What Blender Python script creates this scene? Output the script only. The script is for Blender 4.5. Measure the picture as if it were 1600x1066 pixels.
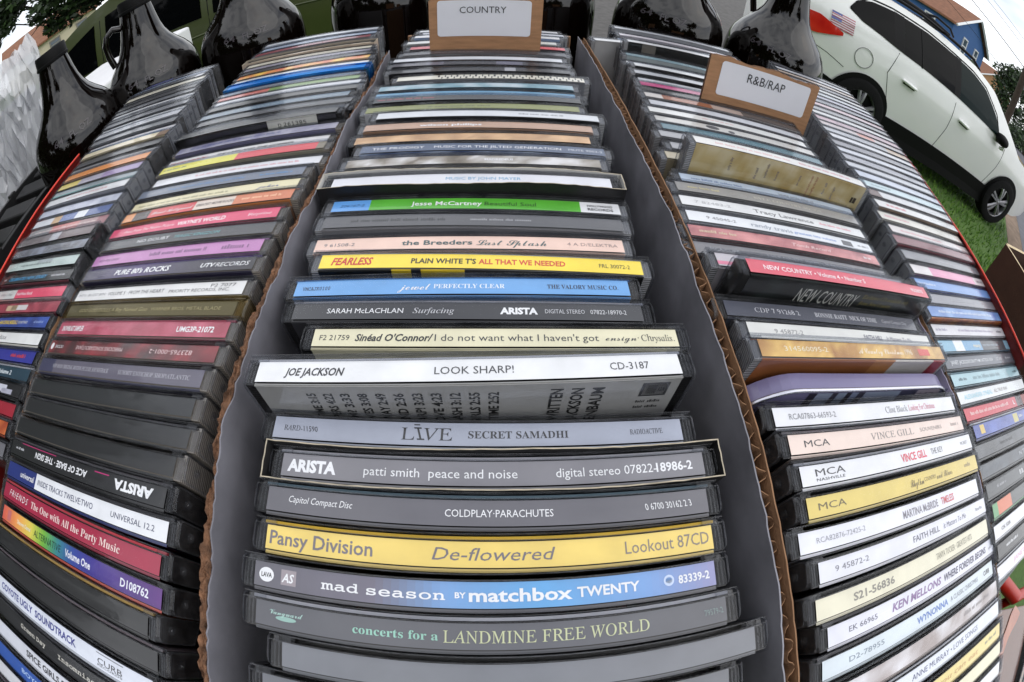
import bpy, bmesh, math, random
from mathutils import Matrix, Vector, noise

for o in list(bpy.data.objects):
    bpy.data.objects.remove(o, do_unlink=True)
S = bpy.context.scene
LINK = S.collection.objects.link
rnd = random.Random(11)
R = math.radians

# ------------------------------------------------------------------ camera (real fisheye lens, held 11 cm above the cases)
cd_ = bpy.data.cameras.new('camera')
cam = bpy.data.objects.new('camera', cd_)
LINK(cam)
S.camera = cam
cd_.type = 'PANO'
cd_.clip_start, cd_.clip_end = 0.002, 2000
cd_.sensor_fit, cd_.sensor_width = 'HORIZONTAL', 36
cd_.panorama_type = 'FISHEYE_EQUISOLID'
cd_.fisheye_lens, cd_.fisheye_fov = 16.2, R(190)
PITCH, ROLL, YAW = 0.95838, R(4.0338), R(5.0015)
F = Vector((math.sin(YAW) * math.cos(PITCH), math.cos(YAW) * math.cos(PITCH), -math.sin(PITCH)))
RX = Vector((math.cos(YAW), -math.sin(YAW), 0))
UP = RX.cross(F)
R2 = RX * math.cos(ROLL) + UP * math.sin(ROLL)
U2 = -RX * math.sin(ROLL) + UP * math.cos(ROLL)
M = Matrix.Identity(4)
for k in range(3):
    M[k][0], M[k][1], M[k][2] = R2[k], U2[k], -F[k]
M.translation = (0, 0, 0.11164)
cam.matrix_world = M

# ------------------------------------------------------------------ world, sun, exposure
SUN_EL, SUN_ROT = R(50), R(108)
w = bpy.data.worlds.new('World')
S.world = w
w.use_nodes = True
nt = w.node_tree
bg = nt.nodes['Background']
sky = nt.nodes.new('ShaderNodeTexSky')
sky.sky_type = 'NISHITA'
sky.sun_disc = False
sky.sun_elevation, sky.sun_rotation = SUN_EL, SUN_ROT
sky.air_density, sky.dust_density, sky.ozone_density = 1.0, 2.0, 1.0
tc = nt.nodes.new('ShaderNodeTexCoord')
mp = nt.nodes.new('ShaderNodeMapping')
mp.inputs['Scale'].default_value = (1.6, 1.6, 4.5)
nz = nt.nodes.new('ShaderNodeTexNoise')
nz.inputs['Scale'].default_value = 1.7
nz.inputs['Detail'].default_value = 6
rp = nt.nodes.new('ShaderNodeValToRGB')
rp.color_ramp.elements[0].position = 0.30
rp.color_ramp.elements[0].color = (0.3, 0.3, 0.3, 1)
rp.color_ramp.elements[1].position = 0.58
mx = nt.nodes.new('ShaderNodeMix')
mx.data_type = 'RGBA'
mx.inputs[7].default_value = (13.0, 13.2, 13.6, 1)
nt.links.new(tc.outputs['Generated'], mp.inputs['Vector'])
nt.links.new(mp.outputs['Vector'], nz.inputs['Vector'])
nt.links.new(nz.outputs['Fac'], rp.inputs['Fac'])
nt.links.new(rp.outputs['Color'], mx.inputs[0])
nt.links.new(sky.outputs['Color'], mx.inputs[6])
nt.links.new(mx.outputs[2], bg.inputs['Color'])
bg.inputs['Strength'].default_value = 0.15

sl = bpy.data.lights.new('sun', 'SUN')
sl.energy, sl.angle, sl.color = 0.6, R(60), (1.0, 0.97, 0.93)
so = bpy.data.objects.new('sun', sl)
LINK(so)
az = SUN_ROT
sd = Vector((math.sin(az) * math.cos(SUN_EL), math.cos(az) * math.cos(SUN_EL), math.sin(SUN_EL)))
so.rotation_euler = sd.to_track_quat('Z', 'Y').to_euler()
S.view_settings.view_transform = 'Standard'
S.view_settings.look = 'None'
S.view_settings.exposure = -0.26
S.view_settings.gamma = 1.0
try:
    S.cycles.use_denoising = True
    S.cycles.denoiser = 'OPENIMAGEDENOISE'
    S.cycles.denoising_input_passes = 'RGB_ALBEDO_NORMAL'
    S.cycles.denoising_prefilter = 'ACCURATE'
    S.cycles.sampling_pattern = 'TABULATED_SOBOL'
    S.cycles.transparent_max_bounces = 24
    S.cycles.max_bounces = 8
    S.cycles.caustics_reflective = False
    S.cycles.caustics_refractive = False
except Exception:
    pass

# ------------------------------------------------------------------ helpers
MM = 0.001
GZ = -1.205                                 # lawn level


def lin(c):
    out = []
    for v in c[:3]:
        v = v / 255.0
        out.append(v / 12.92 if v <= 0.04045 else ((v + 0.055) / 1.055) ** 2.4)
    return tuple(out) + (1.0,)


MATS = {}


def mat(name, rgb=(200, 200, 200), rough=0.5, metal=0.0, vary=0.0, scale=30.0, bump=0.0, bscale=None, coat=0.0, spec=0.5, rgb2=None, detail=4, stretch=None):
    if name in MATS:
        return MATS[name]
    m = bpy.data.materials.new(name)
    m.use_nodes = True
    t = m.node_tree
    b = t.nodes['Principled BSDF']
    b.inputs['Roughness'].default_value = rough
    b.inputs['Metallic'].default_value = metal
    b.inputs['Coat Weight'].default_value = coat
    b.inputs['Specular IOR Level'].default_value = spec
    c = lin(rgb)
    b.inputs['Base Color'].default_value = c
    if vary or bump or rgb2:
        tcn = t.nodes.new('ShaderNodeTexCoord')
        vec = tcn.outputs['Object']
        if stretch:
            mpn = t.nodes.new('ShaderNodeMapping')
            mpn.inputs['Scale'].default_value = stretch
            t.links.new(vec, mpn.inputs['Vector'])
            vec = mpn.outputs['Vector']
        n = t.nodes.new('ShaderNodeTexNoise')
        n.inputs['Scale'].default_value = scale
        n.inputs['Detail'].default_value = detail
        t.links.new(vec, n.inputs['Vector'])
        if vary or rgb2:
            r = t.nodes.new('ShaderNodeValToRGB')
            r.color_ramp.elements[0].position = 0.3
            r.color_ramp.elements[1].position = 0.7
            c2 = lin(rgb2) if rgb2 else tuple(min(1, v * (1 + vary)) for v in c[:3]) + (1,)
            c1 = c if rgb2 else tuple(v * (1 - vary) for v in c[:3]) + (1,)
            r.color_ramp.elements[0].color = c1
            r.color_ramp.elements[1].color = c2
            t.links.new(n.outputs['Fac'], r.inputs['Fac'])
            t.links.new(r.outputs['Color'], b.inputs['Base Color'])
        if bump:
            n2 = n
            if bscale:
                n2 = t.nodes.new('ShaderNodeTexNoise')
                n2.inputs['Scale'].default_value = bscale
                n2.inputs['Detail'].default_value = 3
                t.links.new(vec, n2.inputs['Vector'])
            bp = t.nodes.new('ShaderNodeBump')
            bp.inputs['Strength'].default_value = bump
            bp.inputs['Distance'].default_value = 0.002
            t.links.new(n2.outputs['Fac'], bp.inputs['Height'])
            t.links.new(bp.outputs['Normal'], b.inputs['Normal'])
    MATS[name] = m
    return m


def clear_mat(name, tint=(0.93, 0.94, 0.95), rough=0.055, haze=0.05, hcol=(0.5, 0.5, 0.52), gloss_boost=1.0):
    """clear scuffed polystyrene: see-through, Fresnel gloss, a little dust"""
    if name in MATS:
        return MATS[name]
    m = bpy.data.materials.new(name)
    m.use_nodes = True
    t = m.node_tree
    for n in list(t.nodes):
        if n.type != 'OUTPUT_MATERIAL':
            t.nodes.remove(n)
    out = [n for n in t.nodes if n.type == 'OUTPUT_MATERIAL'][0]
    tr = t.nodes.new('ShaderNodeBsdfTransparent')
    tr.inputs['Color'].default_value = tint + (1,)
    gl = t.nodes.new('ShaderNodeBsdfGlossy')
    gl.inputs['Roughness'].default_value = rough
    df = t.nodes.new('ShaderNodeBsdfDiffuse')
    df.inputs['Color'].default_value = hcol + (1,)
    lw = t.nodes.new('ShaderNodeLayerWeight')
    lw.inputs['Blend'].default_value = 0.5
    pw = t.nodes.new('ShaderNodeMath')
    pw.operation = 'POWER'
    pw.inputs[1].default_value = 5.0
    t.links.new(lw.outputs['Facing'], pw.inputs[0])
    fr = t.nodes.new('ShaderNodeMath')                    # Schlick reflectance, the same from both sides of the thin sheet
    fr.operation = 'MULTIPLY_ADD'
    fr.inputs[1].default_value = 0.45
    fr.inputs[2].default_value = 0.021 * gloss_boost
    t.links.new(pw.outputs[0], fr.inputs[0])
    tcn = t.nodes.new('ShaderNodeTexCoord')
    geo = t.nodes.new('ShaderNodeNewGeometry')
    n1 = t.nodes.new('ShaderNodeTexNoise')
    n1.inputs['Scale'].default_value = 60
    n1.inputs['Detail'].default_value = 8
    n1.inputs['Roughness'].default_value = 0.75
    t.links.new(geo.outputs['Position'], n1.inputs['Vector'])
    rr = t.nodes.new('ShaderNodeMapRange')
    rr.inputs['From Min'].default_value = 0.42
    rr.inputs['From Max'].default_value = 0.72
    rr.inputs['To Min'].default_value = haze * 0.3
    rr.inputs['To Max'].default_value = haze * 2.2
    t.links.new(n1.outputs['Fac'], rr.inputs['Value'])
    sm = t.nodes.new('ShaderNodeMapping')                 # fine scuffs and scratches running along the spines
    sm.inputs['Scale'].default_value = (16, 420, 420)
    sm.inputs['Rotation'].default_value = (0, 0, 0.02)
    t.links.new(geo.outputs['Position'], sm.inputs['Vector'])
    n3 = t.nodes.new('ShaderNodeTexNoise')
    n3.inputs['Scale'].default_value = 1.0
    n3.inputs['Detail'].default_value = 3
    t.links.new(sm.outputs['Vector'], n3.inputs['Vector'])
    sr = t.nodes.new('ShaderNodeMapRange')
    sr.inputs['From Min'].default_value = 0.66
    sr.inputs['From Max'].default_value = 0.80
    sr.inputs['To Min'].default_value = 0.0
    sr.inputs['To Max'].default_value = 0.05 if haze > 0 else 0.0
    t.links.new(n3.outputs['Fac'], sr.inputs['Value'])
    hz = t.nodes.new('ShaderNodeMath')
    hz.operation = 'ADD'
    t.links.new(rr.outputs['Result'], hz.inputs[0])
    t.links.new(sr.outputs['Result'], hz.inputs[1])
    bp = t.nodes.new('ShaderNodeBump')
    bp.inputs['Strength'].default_value = 0.10
    bp.inputs['Distance'].default_value = 0.001
    t.links.new(n1.outputs['Fac'], bp.inputs['Height'])
    t.links.new(bp.outputs['Normal'], gl.inputs['Normal'])
    m1 = t.nodes.new('ShaderNodeMixShader')
    m2 = t.nodes.new('ShaderNodeMixShader')
    t.links.new(hz.outputs[0], m1.inputs[0])
    t.links.new(tr.outputs[0], m1.inputs[1])
    t.links.new(df.outputs[0], m1.inputs[2])
    t.links.new(fr.outputs[0], m2.inputs[0])
    t.links.new(m1.outputs[0], m2.inputs[1])
    t.links.new(gl.outputs[0], m2.inputs[2])
    t.links.new(m2.outputs[0], out.inputs['Surface'])
    MATS[name] = m
    return m


def tag(o, label=None, cat=None, group=None, kind=None):
    if label:
        o['label'] = label
    if cat:
        o['category'] = cat
    if group:
        o['group'] = group
    if kind:
        o['kind'] = kind
    return o


def empty(name, loc=(0, 0, 0), rot=(0, 0, 0)):
    o = bpy.data.objects.new(name, None)
    o.empty_display_size = 0.01
    o.location, o.rotation_euler = loc, rot
    LINK(o)
    return o


def addmesh(name, me, parent=None, mats=(), smooth=None):
    for m in mats:
        me.materials.append(m)
    o = bpy.data.objects.new(name, me)
    LINK(o)
    if parent:
        o.parent = parent
    if smooth is not None:
        me.shade_smooth() if smooth is True else me.set_sharp_from_angle(angle=smooth)
        if smooth is not True:
            for p in me.polygons:
                p.use_smooth = True
    return o


class MB:
    """collects simple shapes into one mesh"""

    def __init__(self):
        self.v, self.f, self.m = [], [], []

    def poly(self, pts, mi=0):
        n = len(self.v)
        self.v += [tuple(p) for p in pts]
        self.f.append(tuple(range(n, n + len(pts))))
        self.m.append(mi)
        return self

    def box(self, x0, x1, y0, y1, z0, z1, mi=0, rot=0.0, c=None):
        P = [(x0, y0, z0), (x1, y0, z0), (x1, y1, z0), (x0, y1, z0), (x0, y0, z1), (x1, y0, z1), (x1, y1, z1), (x0, y1, z1)]
        if rot:
            cx, cy = c or ((x0 + x1) / 2, (y0 + y1) / 2)
            ca, sa = math.cos(rot), math.sin(rot)
            P = [(cx + (x - cx) * ca - (y - cy) * sa, cy + (x - cx) * sa + (y - cy) * ca, z) for x, y, z in P]
        n = len(self.v)
        self.v += P
        for q in ((0, 3, 2, 1), (4, 5, 6, 7), (0, 1, 5, 4), (1, 2, 6, 5), (2, 3, 7, 6), (3, 0, 4, 7)):
            self.f.append(tuple(n + i for i in q))
            self.m.append(mi)
        return self

    def tube(self, pts, r, seg=8, mi=0, cap=True):
        pts = [Vector(p) for p in pts]
        n0 = len(self.v)
        rs = r if isinstance(r, (list, tuple)) else [r] * len(pts)
        ref = None
        for i, p in enumerate(pts):
            d = (pts[min(i + 1, len(pts) - 1)] - pts[max(i - 1, 0)]).normalized()
            if ref is None:
                ref = Vector((0, 0, 1)) if abs(d.z) < 0.9 else Vector((1, 0, 0))
            u = d.cross(ref).normalized()
            v = u.cross(d).normalized()
            ref = v
            for k in range(seg):
                a = 2 * math.pi * k / seg
                self.v.append(tuple(p + (u * math.cos(a) + v * math.sin(a)) * rs[i]))
        for i in range(len(pts) - 1):
            for k in range(seg):
                a, b = n0 + i * seg + k, n0 + i * seg + (k + 1) % seg
                self.f.append((a, b, b + seg, a + seg))
                self.m.append(mi)
        if cap:
            self.f.append(tuple(n0 + k for k in range(seg))[::-1])
            self.m.append(mi)
            e = n0 + (len(pts) - 1) * seg
            self.f.append(tuple(e + k for k in range(seg)))
            self.m.append(mi)
        return self

    def lathe(self, prof, seg=40, c=(0, 0), mi=0):
        n0 = len(self.v)
        for r, z in prof:
            for k in range(seg):
                a = 2 * math.pi * k / seg
                self.v.append((c[0] + r * math.cos(a), c[1] + r * math.sin(a), z))
        for i in range(len(prof) - 1):
            for k in range(seg):
                a, b = n0 + i * seg + k, n0 + i * seg + (k + 1) % seg
                self.f.append((a, b, b + seg, a + seg))
                self.m.append(mi)
        return self

    def mesh(self, name):
        me = bpy.data.meshes.new(name)
        me.from_pydata(self.v, [], self.f)
        for p, i in zip(me.polygons, self.m):
            p.material_index = i
        me.update()
        return me

    def build(self, name, mats, parent=None, smooth=None, bevel=0.0, scale=1.0):
        me = self.mesh(name)
        if bevel:
            bm = bmesh.new()
            bm.from_mesh(me)
            bmesh.ops.remove_doubles(bm, verts=bm.verts, dist=1e-6)
            bmesh.ops.bevel(bm, geom=[e for e in bm.edges if e.is_manifold and e.calc_face_angle(0) > 0.6], offset=bevel, segments=2, affect='EDGES', profile=0.5)
            bm.to_mesh(me)
            bm.free()
        if scale != 1.0:
            me.transform(Matrix.Scale(scale, 4))
        return addmesh(name, me, parent, mats if isinstance(mats, (list, tuple)) else [mats], smooth)


# ------------------------------------------------------------------ lettering (built-in font; styled alphabets by code point)
BASES = {'s': (0x1D400, 0x1D41A, 0x1D7CE), 't': (0x1D434, 0x1D44E, None), 'u': (0x1D434, 0x1D44E, None),
         'c': (0x1D4D0, 0x1D4EA, None), 'm': (0x1D670, 0x1D68A, 0x1D7F6)}


def styled(s, f):
    if f not in BASES:
        return s
    A, a, d = BASES[f]
    out = ''
    for ch in s:
        if 'A' <= ch <= 'Z':
            out += chr(A + ord(ch) - 65)
        elif 'a' <= ch <= 'z':
            k = a + ord(ch) - 97
            out += '\u210e' if k == 0x1D455 else chr(k)
        elif ch.isdigit() and d:
            out += chr(d + ord(ch) - 48)
        else:
            out += ch
    return out


GLYPHS = {}


def make_texts(keys):
    tmp = []
    for s, f in keys:
        c = bpy.data.curves.new('t', 'FONT')
        c.body = styled(s, f)
        c.size = 1.0
        c.resolution_u = 2
        if f == 'u':
            c.shear = -0.24
        if f in ('i', 'z'):
            c.shear = 0.24
        if f in ('b', 'B', 'z', 'X', 'm'):
            c.offset = {'B': 0.014, 'X': 0.05, 'm': 0.012}.get(f, 0.024)
        o = bpy.data.objects.new('t', c)
        LINK(o)
        tmp.append((s, f, o, c))
    bpy.context.view_layer.update()
    dg = bpy.context.evaluated_depsgraph_get()
    for s, f, o, c in tmp:
        me = o.evaluated_get(dg).to_mesh()
        vs = [(v.co.x, v.co.y) for v in me.vertices]
        fs = [tuple(p.vertices) for p in me.polygons]
        if vs:
            x0, x1 = min(v[0] for v in vs), max(v[0] for v in vs)
        else:
            x0, x1 = 0, 1
        GLYPHS[(s, f)] = (vs, fs, x0, x1)
        o.evaluated_get(dg).to_mesh_clear()
    for s, f, o, c in tmp:
        bpy.data.objects.remove(o, do_unlink=True)
        bpy.data.curves.remove(c)


class Paper:
    """printed paper: flat pieces with their own printed colour"""

    def __init__(self):
        self.v, self.f, self.c = [], [], []

    def quad(self, pts, col):
        n = len(self.v)
        self.v += pts
        self.f.append(tuple(range(n, n + len(pts))))
        self.c.append(lin(col))

    def rect(self, mp_, u0, u1, v0, v1, col, off=0.0):
        self.quad([mp_(u0, v0, off), mp_(u1, v0, off), mp_(u1, v1, off), mp_(u0, v1, off)], col)

    def fill(self, mp_, u0, u1, v0, v1, spec, seed=0, off=0.0):
        if isinstance(spec[0], (int, float)):
            n = 1
            self.rect(mp_, u0, u1, v0, v1, spec, off)
            return
        k = spec[0]
        if k == 's':
            L = spec[1]
            for i, (a, c) in enumerate(L):
                b = L[i + 1][0] if i + 1 < len(L) else 1.0
                self.rect(mp_, u0 + (u1 - u0) * a, u0 + (u1 - u0) * b, v0, v1, c, off)
        elif k == 'g':
            L = spec[1]
            N = 60
            for i in range(N):
                t = (i + 0.5) / N
                for (a, ca), (b, cb) in zip(L, L[1:]):
                    if a <= t <= b:
                        q = (t - a) / (b - a)
                        c = [x + (y - x) * q for x, y in zip(ca, cb)]
                self.rect(mp_, u0 + (u1 - u0) * i / N, u0 + (u1 - u0) * (i + 1) / N, v0, v1, c, off)
        elif k == 'm':
            rows, cols = (3, 44) if abs(v1 - v0) < 12 else (9, 40)
            for i in range(cols):
                for j in range(rows):
                    cs = []
                    for a, b in ((i, j), (i + 1, j), (i + 1, j + 1), (i, j + 1)):
                        u_, v_ = (u1 - u0) * a / cols, (v1 - v0) * b / rows
                        q = noise.noise(Vector((u_ * 0.10 + seed * 7.3, v_ * 0.13, seed * 1.7))) * 1.0 + noise.noise(Vector((u_ * 0.42, v_ * 0.4 + seed, 3.1))) * .45 + 0.5
                        q = max(0, min(1, q))
                        cs.append(lin([x + (y - x) * q for x, y in zip(spec[1], spec[2])]))
                    self.rect(mp_, u0 + (u1 - u0) * i / cols, u0 + (u1 - u0) * (i + 1) / cols,
                              v0 + (v1 - v0) * j / rows, v0 + (v1 - v0) * (j + 1) / rows, spec[1], off)
                    self.c[-1] = cs

    def text(self, mp_, s, f, u0, u1, vb, h, col, off, flip=None):
        vs, fs, x0, x1 = GLYPHS[(s, f)]
        sx = (u1 - u0) / max(1e-6, x1 - x0)
        sy = h / 0.72
        n = len(self.v)
        for x, y in vs:
            u, v = u0 + (x - x0) * sx, vb + y * sy
            if flip:
                u, v = flip[0] * 2 - u, flip[1] * 2 - v
            self.v.append(mp_(u, v, off))
        for q in fs:
            self.f.append(tuple(n + i for i in q))
            self.c.append(lin(col))

    def dashes(self, mp_, u0, u1, vb, h, col, off, seed):
        r = random.Random(seed)
        u = u0
        while u < u1:
            for _ in range(r.randint(3, 9)):
                wd = h * r.uniform(0.22, 0.45)
                if u + wd > u1:
                    break
                self.rect(mp_, u, u + wd, vb, vb + h * r.choice((0.7, 0.7, 1.0, 0.75)), col, off)
                u += wd + h * 0.18
            u += h * 0.55

    def build(self, name, mat_, parent=None):
        me = bpy.data.meshes.new(name)
        me.from_pydata(self.v, [], self.f)
        a = me.color_attributes.new('Col', 'FLOAT_COLOR', 'CORNER')
        buf = []
        for q, c in zip(self.f, self.c):
            if isinstance(c, list):
                for k_ in c:
                    buf += list(k_)
            else:
                buf += list(c) * len(q)
        a.data.foreach_set('color', buf)
        me.update()
        return addmesh(name, me, parent, [mat_])


def printed(name, rough=0.45):
    m = bpy.data.materials.new(name)
    m.use_nodes = True
    t = m.node_tree
    b = t.nodes['Principled BSDF']
    at = t.nodes.new('ShaderNodeVertexColor')
    at.layer_name = 'Col'
    geo = t.nodes.new('ShaderNodeNewGeometry')
    n = t.nodes.new('ShaderNodeTexNoise')
    n.inputs['Scale'].default_value = 90
    n.inputs['Detail'].default_value = 6
    t.links.new(geo.outputs['Position'], n.inputs['Vector'])
    mr = t.nodes.new('ShaderNodeMapRange')
    mr.inputs['From Min'].default_value = 0.3
    mr.inputs['From Max'].default_value = 0.7
    mr.inputs['To Min'].default_value = 0.90
    mr.inputs['To Max'].default_value = 1.04
    t.links.new(n.outputs['Fac'], mr.inputs['Value'])
    mu = t.nodes.new('ShaderNodeVectorMath')
    mu.operation = 'SCALE'
    t.links.new(at.outputs['Color'], mu.inputs[0])
    t.links.new(mr.outputs['Result'], mu.inputs['Scale'])
    t.links.new(mu.outputs[0], b.inputs['Base Color'])
    b.inputs['Roughness'].default_value = rough
    # the printed strip lies under clear polystyrene: a scuffed clear coat over the print
    b.inputs['Coat Weight'].default_value = 0.9
    b.inputs['Coat IOR'].default_value = 1.48
    sm = t.nodes.new('ShaderNodeMapping')
    sm.inputs['Scale'].default_value = (14, 330, 330)
    t.links.new(geo.outputs['Position'], sm.inputs['Vector'])
    n3 = t.nodes.new('ShaderNodeTexNoise')
    n3.inputs['Scale'].default_value = 1.0
    n3.inputs['Detail'].default_value = 3
    t.links.new(sm.outputs['Vector'], n3.inputs['Vector'])
    cr = t.nodes.new('ShaderNodeMapRange')
    cr.inputs['From Min'].default_value = 0.35
    cr.inputs['From Max'].default_value = 0.75
    cr.inputs['To Min'].default_value = 0.03
    cr.inputs['To Max'].default_value = 0.28
    t.links.new(n3.outputs['Fac'], cr.inputs['Value'])
    t.links.new(cr.outputs['Result'], b.inputs['Coat Roughness'])
    bp = t.nodes.new('ShaderNodeBump')
    bp.inputs['Strength'].default_value = 0.12
    bp.inputs['Distance'].default_value = 0.0006
    t.links.new(n.outputs['Fac'], bp.inputs['Height'])
    t.links.new(bp.outputs['Normal'], b.inputs['Coat Normal'])
    return m


PAPER = printed('printed_paper')
CLEAR = clear_mat('clear_plastic', tint=(0.97, 0.975, 0.98), haze=0.0, gloss_boost=0.0)
EDGE = clear_mat('clear_plastic_edge', tint=(0.80, 0.81, 0.83), rough=0.12, haze=0.045, hcol=(0.55, 0.55, 0.57))
RIM = clear_mat('clear_plastic_rim', tint=(0.86, 0.87, 0.89), rough=0.10, haze=0.03, hcol=(0.6, 0.6, 0.62), gloss_boost=17.0)
GLINT = clear_mat('painted_stud_glint', tint=(0.8, 0.8, 0.82), rough=0.08, haze=0.5, hcol=(0.85, 0.85, 0.87), gloss_boost=16.0)  # plastic whitened so the glints on studs and beads are painted in
AMBER_CASE = clear_mat('yellowed_plastic', tint=(0.86, 0.81, 0.66), haze=0.0, gloss_boost=0.0)
AMBER_EDGE = clear_mat('yellowed_plastic_edge', tint=(0.66, 0.60, 0.46), rough=0.12, haze=0.09, hcol=(0.5, 0.46, 0.36))
BLUE_CASE = clear_mat('blue_plastic', tint=(0.25, 0.62, 0.90), haze=0.15, hcol=(0.1, 0.4, 0.7))


def ridged(name, rgb):
    m = bpy.data.materials.new(name)
    m.use_nodes = True
    t = m.node_tree
    b = t.nodes['Principled BSDF']
    b.inputs['Base Color'].default_value = lin(rgb)
    b.inputs['Roughness'].default_value = 0.22
    tcn = t.nodes.new('ShaderNodeTexCoord')
    wv = t.nodes.new('ShaderNodeTexWave')
    wv.bands_direction = 'Z'
    wv.inputs['Scale'].default_value = 300
    t.links.new(tcn.outputs['Object'], wv.inputs['Vector'])
    cr_ = t.nodes.new('ShaderNodeValToRGB')  # groove shade and ridge light are painted into the base colour
    c_ = lin(rgb)
    cr_.color_ramp.elements[0].color = tuple(v * .45 for v in c_[:3]) + (1,)
    cr_.color_ramp.elements[1].color = tuple(min(1, v * 1.35) for v in c_[:3]) + (1,)
    t.links.new(wv.outputs['Fac'], cr_.inputs['Fac'])
    t.links.new(cr_.outputs['Color'], b.inputs['Base Color'])
    bp = t.nodes.new('ShaderNodeBump')
    bp.inputs['Strength'].default_value = 0.55
    bp.inputs['Distance'].default_value = 0.0006
    t.links.new(wv.outputs['Fac'], bp.inputs['Height'])
    t.links.new(bp.outputs['Normal'], b.inputs['Normal'])
    return m


TRAY = {'black': ridged('black_tray', (20, 19, 20)), 'grey': ridged('grey_tray', (70, 67, 64)),
        'brown': ridged('brown_grey_tray', (150, 142, 132)), 'clear': ridged('pale_tray', (150, 150, 152))}

# ------------------------------------------------------------------ one jewel case, shared parts (mm, base at z=0, spine on top at z=142)
HT = 142.0


def shell_mesh():
    m = MB()
    m.box(-62.5, 62.5, -5.2, 5.2, 0, HT)
    me = m.mesh('shell')
    bm = bmesh.new()
    bm.from_mesh(me)
    bmesh.ops.bevel(bm, geom=list(bm.edges), offset=0.55, segments=2, affect='EDGES', profile=0.6)
    for f in bm.faces:
        n = f.normal
        if max(abs(n.x), abs(n.y), abs(n.z)) < 0.985:     # the rounded edges carry the bright rim light
            f.material_index = 1
    bm.to_mesh(me)
    bm.free()
    me.transform(Matrix.Scale(MM, 4))
    for p in me.polygons:
        p.use_smooth = True
    me.set_sharp_from_angle(angle=R(50))
    return me


def hinge_mesh():
    """the two lid ears with pivot studs, the clear ribs at each end of the spine and the lid seam"""
    m = MB()
    for s in (-1, 1):
        # ear: rounded plate standing proud of the case end
        prof = [(-4.6, HT - 21), (4.9, HT - 25), (4.9, HT - 2.2), (3.9, HT - 0.6), (-2.6, HT - 0.6), (-4.0, HT - 1.4), (-4.6, HT - 3.0)]
        a = [(s * 62.3, y, z) for y, z in prof]
        b = [(s * 63.1, y * 0.93 + 0.02, (z - HT + 12) * 0.95 + HT - 12) for y, z in prof]
        n = len(prof)
        m.poly(b if s > 0 else b[::-1])
        for i in range(n):
            j = (i + 1) % n
            q = [a[i], a[j], b[j], b[i]]
            m.poly(q if s < 0 else q[::-1])
        # outline bead
        loop = [(s * 63.15, y * 0.9, (z - HT + 12) * 0.93 + HT - 12) for y, z in prof]
        m.tube(loop + [loop[0]], 0.26, 5, mi=1)
        # pivot stud
        for r0, r1, x0, x1 in ((1.5, 1.5, 63.1, 63.6), (0.8, 0.4, 63.6, 64.0)):
            m.tube([(s * x0, 0.3, HT - 7.5), (s * x1, 0.3, HT - 7.5)], [r0, r1], 12, mi=1)
        # clear ribs between label end and case end
        for x in (59.6, 60.7, 61.6):
            m.box(s * x - 0.22, s * x + 0.22, -4.3, 2.5, HT - 2.0, HT - 0.62)
        # notch blocks on the lid side
        m.box(s * 58.5 - 2.2, s * 58.5 + 2.2, 2.5, 4.6, HT - 3.4, HT - 0.8)
    # lid seam: two thin beads along the spine
    for y in (3.2, 4.8):
        m.box(-62.2, 62.2, y - 0.14, y + 0.14, HT - 1.4, HT + 0.05)
    me = m.mesh('hinge')
    me.transform(Matrix.Scale(MM, 4))
    return me


def tray_mesh():
    m = MB()
    m.box(-61.8, 61.8, -4.55, 3.0, 0.6, HT - 1.5)
    m.box(-61.8, 61.8, 3.0, 4.2, 0.6, HT - 9.0)
    for s in (-1, 1):
        m.box(s * 61.2 - 0.7, s * 61.2 + 0.7, 2.1, 4.3, HT - 9, HT - 2.4)
    me = m.mesh('tray')
    me.transform(Matrix.Scale(MM, 4))
    return me


def booklet_mesh():
    m = MB()
    m.box(-60, 60, 3.5, 4.4, 20, HT - 1.7)
    me = m.mesh('booklet')
    me.transform(Matrix.Scale(MM, 4))
    return me


SHELL, HINGE, TRAYM, BOOK = shell_mesh(), hinge_mesh(), tray_mesh(), booklet_mesh()
SHELLS, HINGES, TRAYS, BOOKS = {}, {}, {}, {}


def variant(cache, base, key, material):
    if key not in cache:
        me = base.copy()
        me.materials.clear()
        me.materials.append(material)
        if base is HINGE:
            me.materials.append(GLINT)
        if base is SHELL:
            me.materials.append(RIM if material is CLEAR else material)
        cache[key] = me
    return cache[key]


def child(name, me, parent):
    o = bpy.data.objects.new(name, me)
    LINK(o)
    o.parent = parent
    return o


TOPZ = HT - 0.75


def top_map(u, v, off):
    return (u * MM, v * MM, (TOPZ + off) * MM)


def back_map(u, v, off):
    return (u * MM, (-4.72 - off) * MM, v * MM)


BOOKMATS = {}


def booklet_mat(c):
    k = tuple(c)
    if k not in BOOKMATS:
        BOOKMATS[k] = mat('booklet_%d_%d_%d' % k, k, 0.5, vary=0.12, scale=60)
    return BOOKMATS[k]


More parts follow.
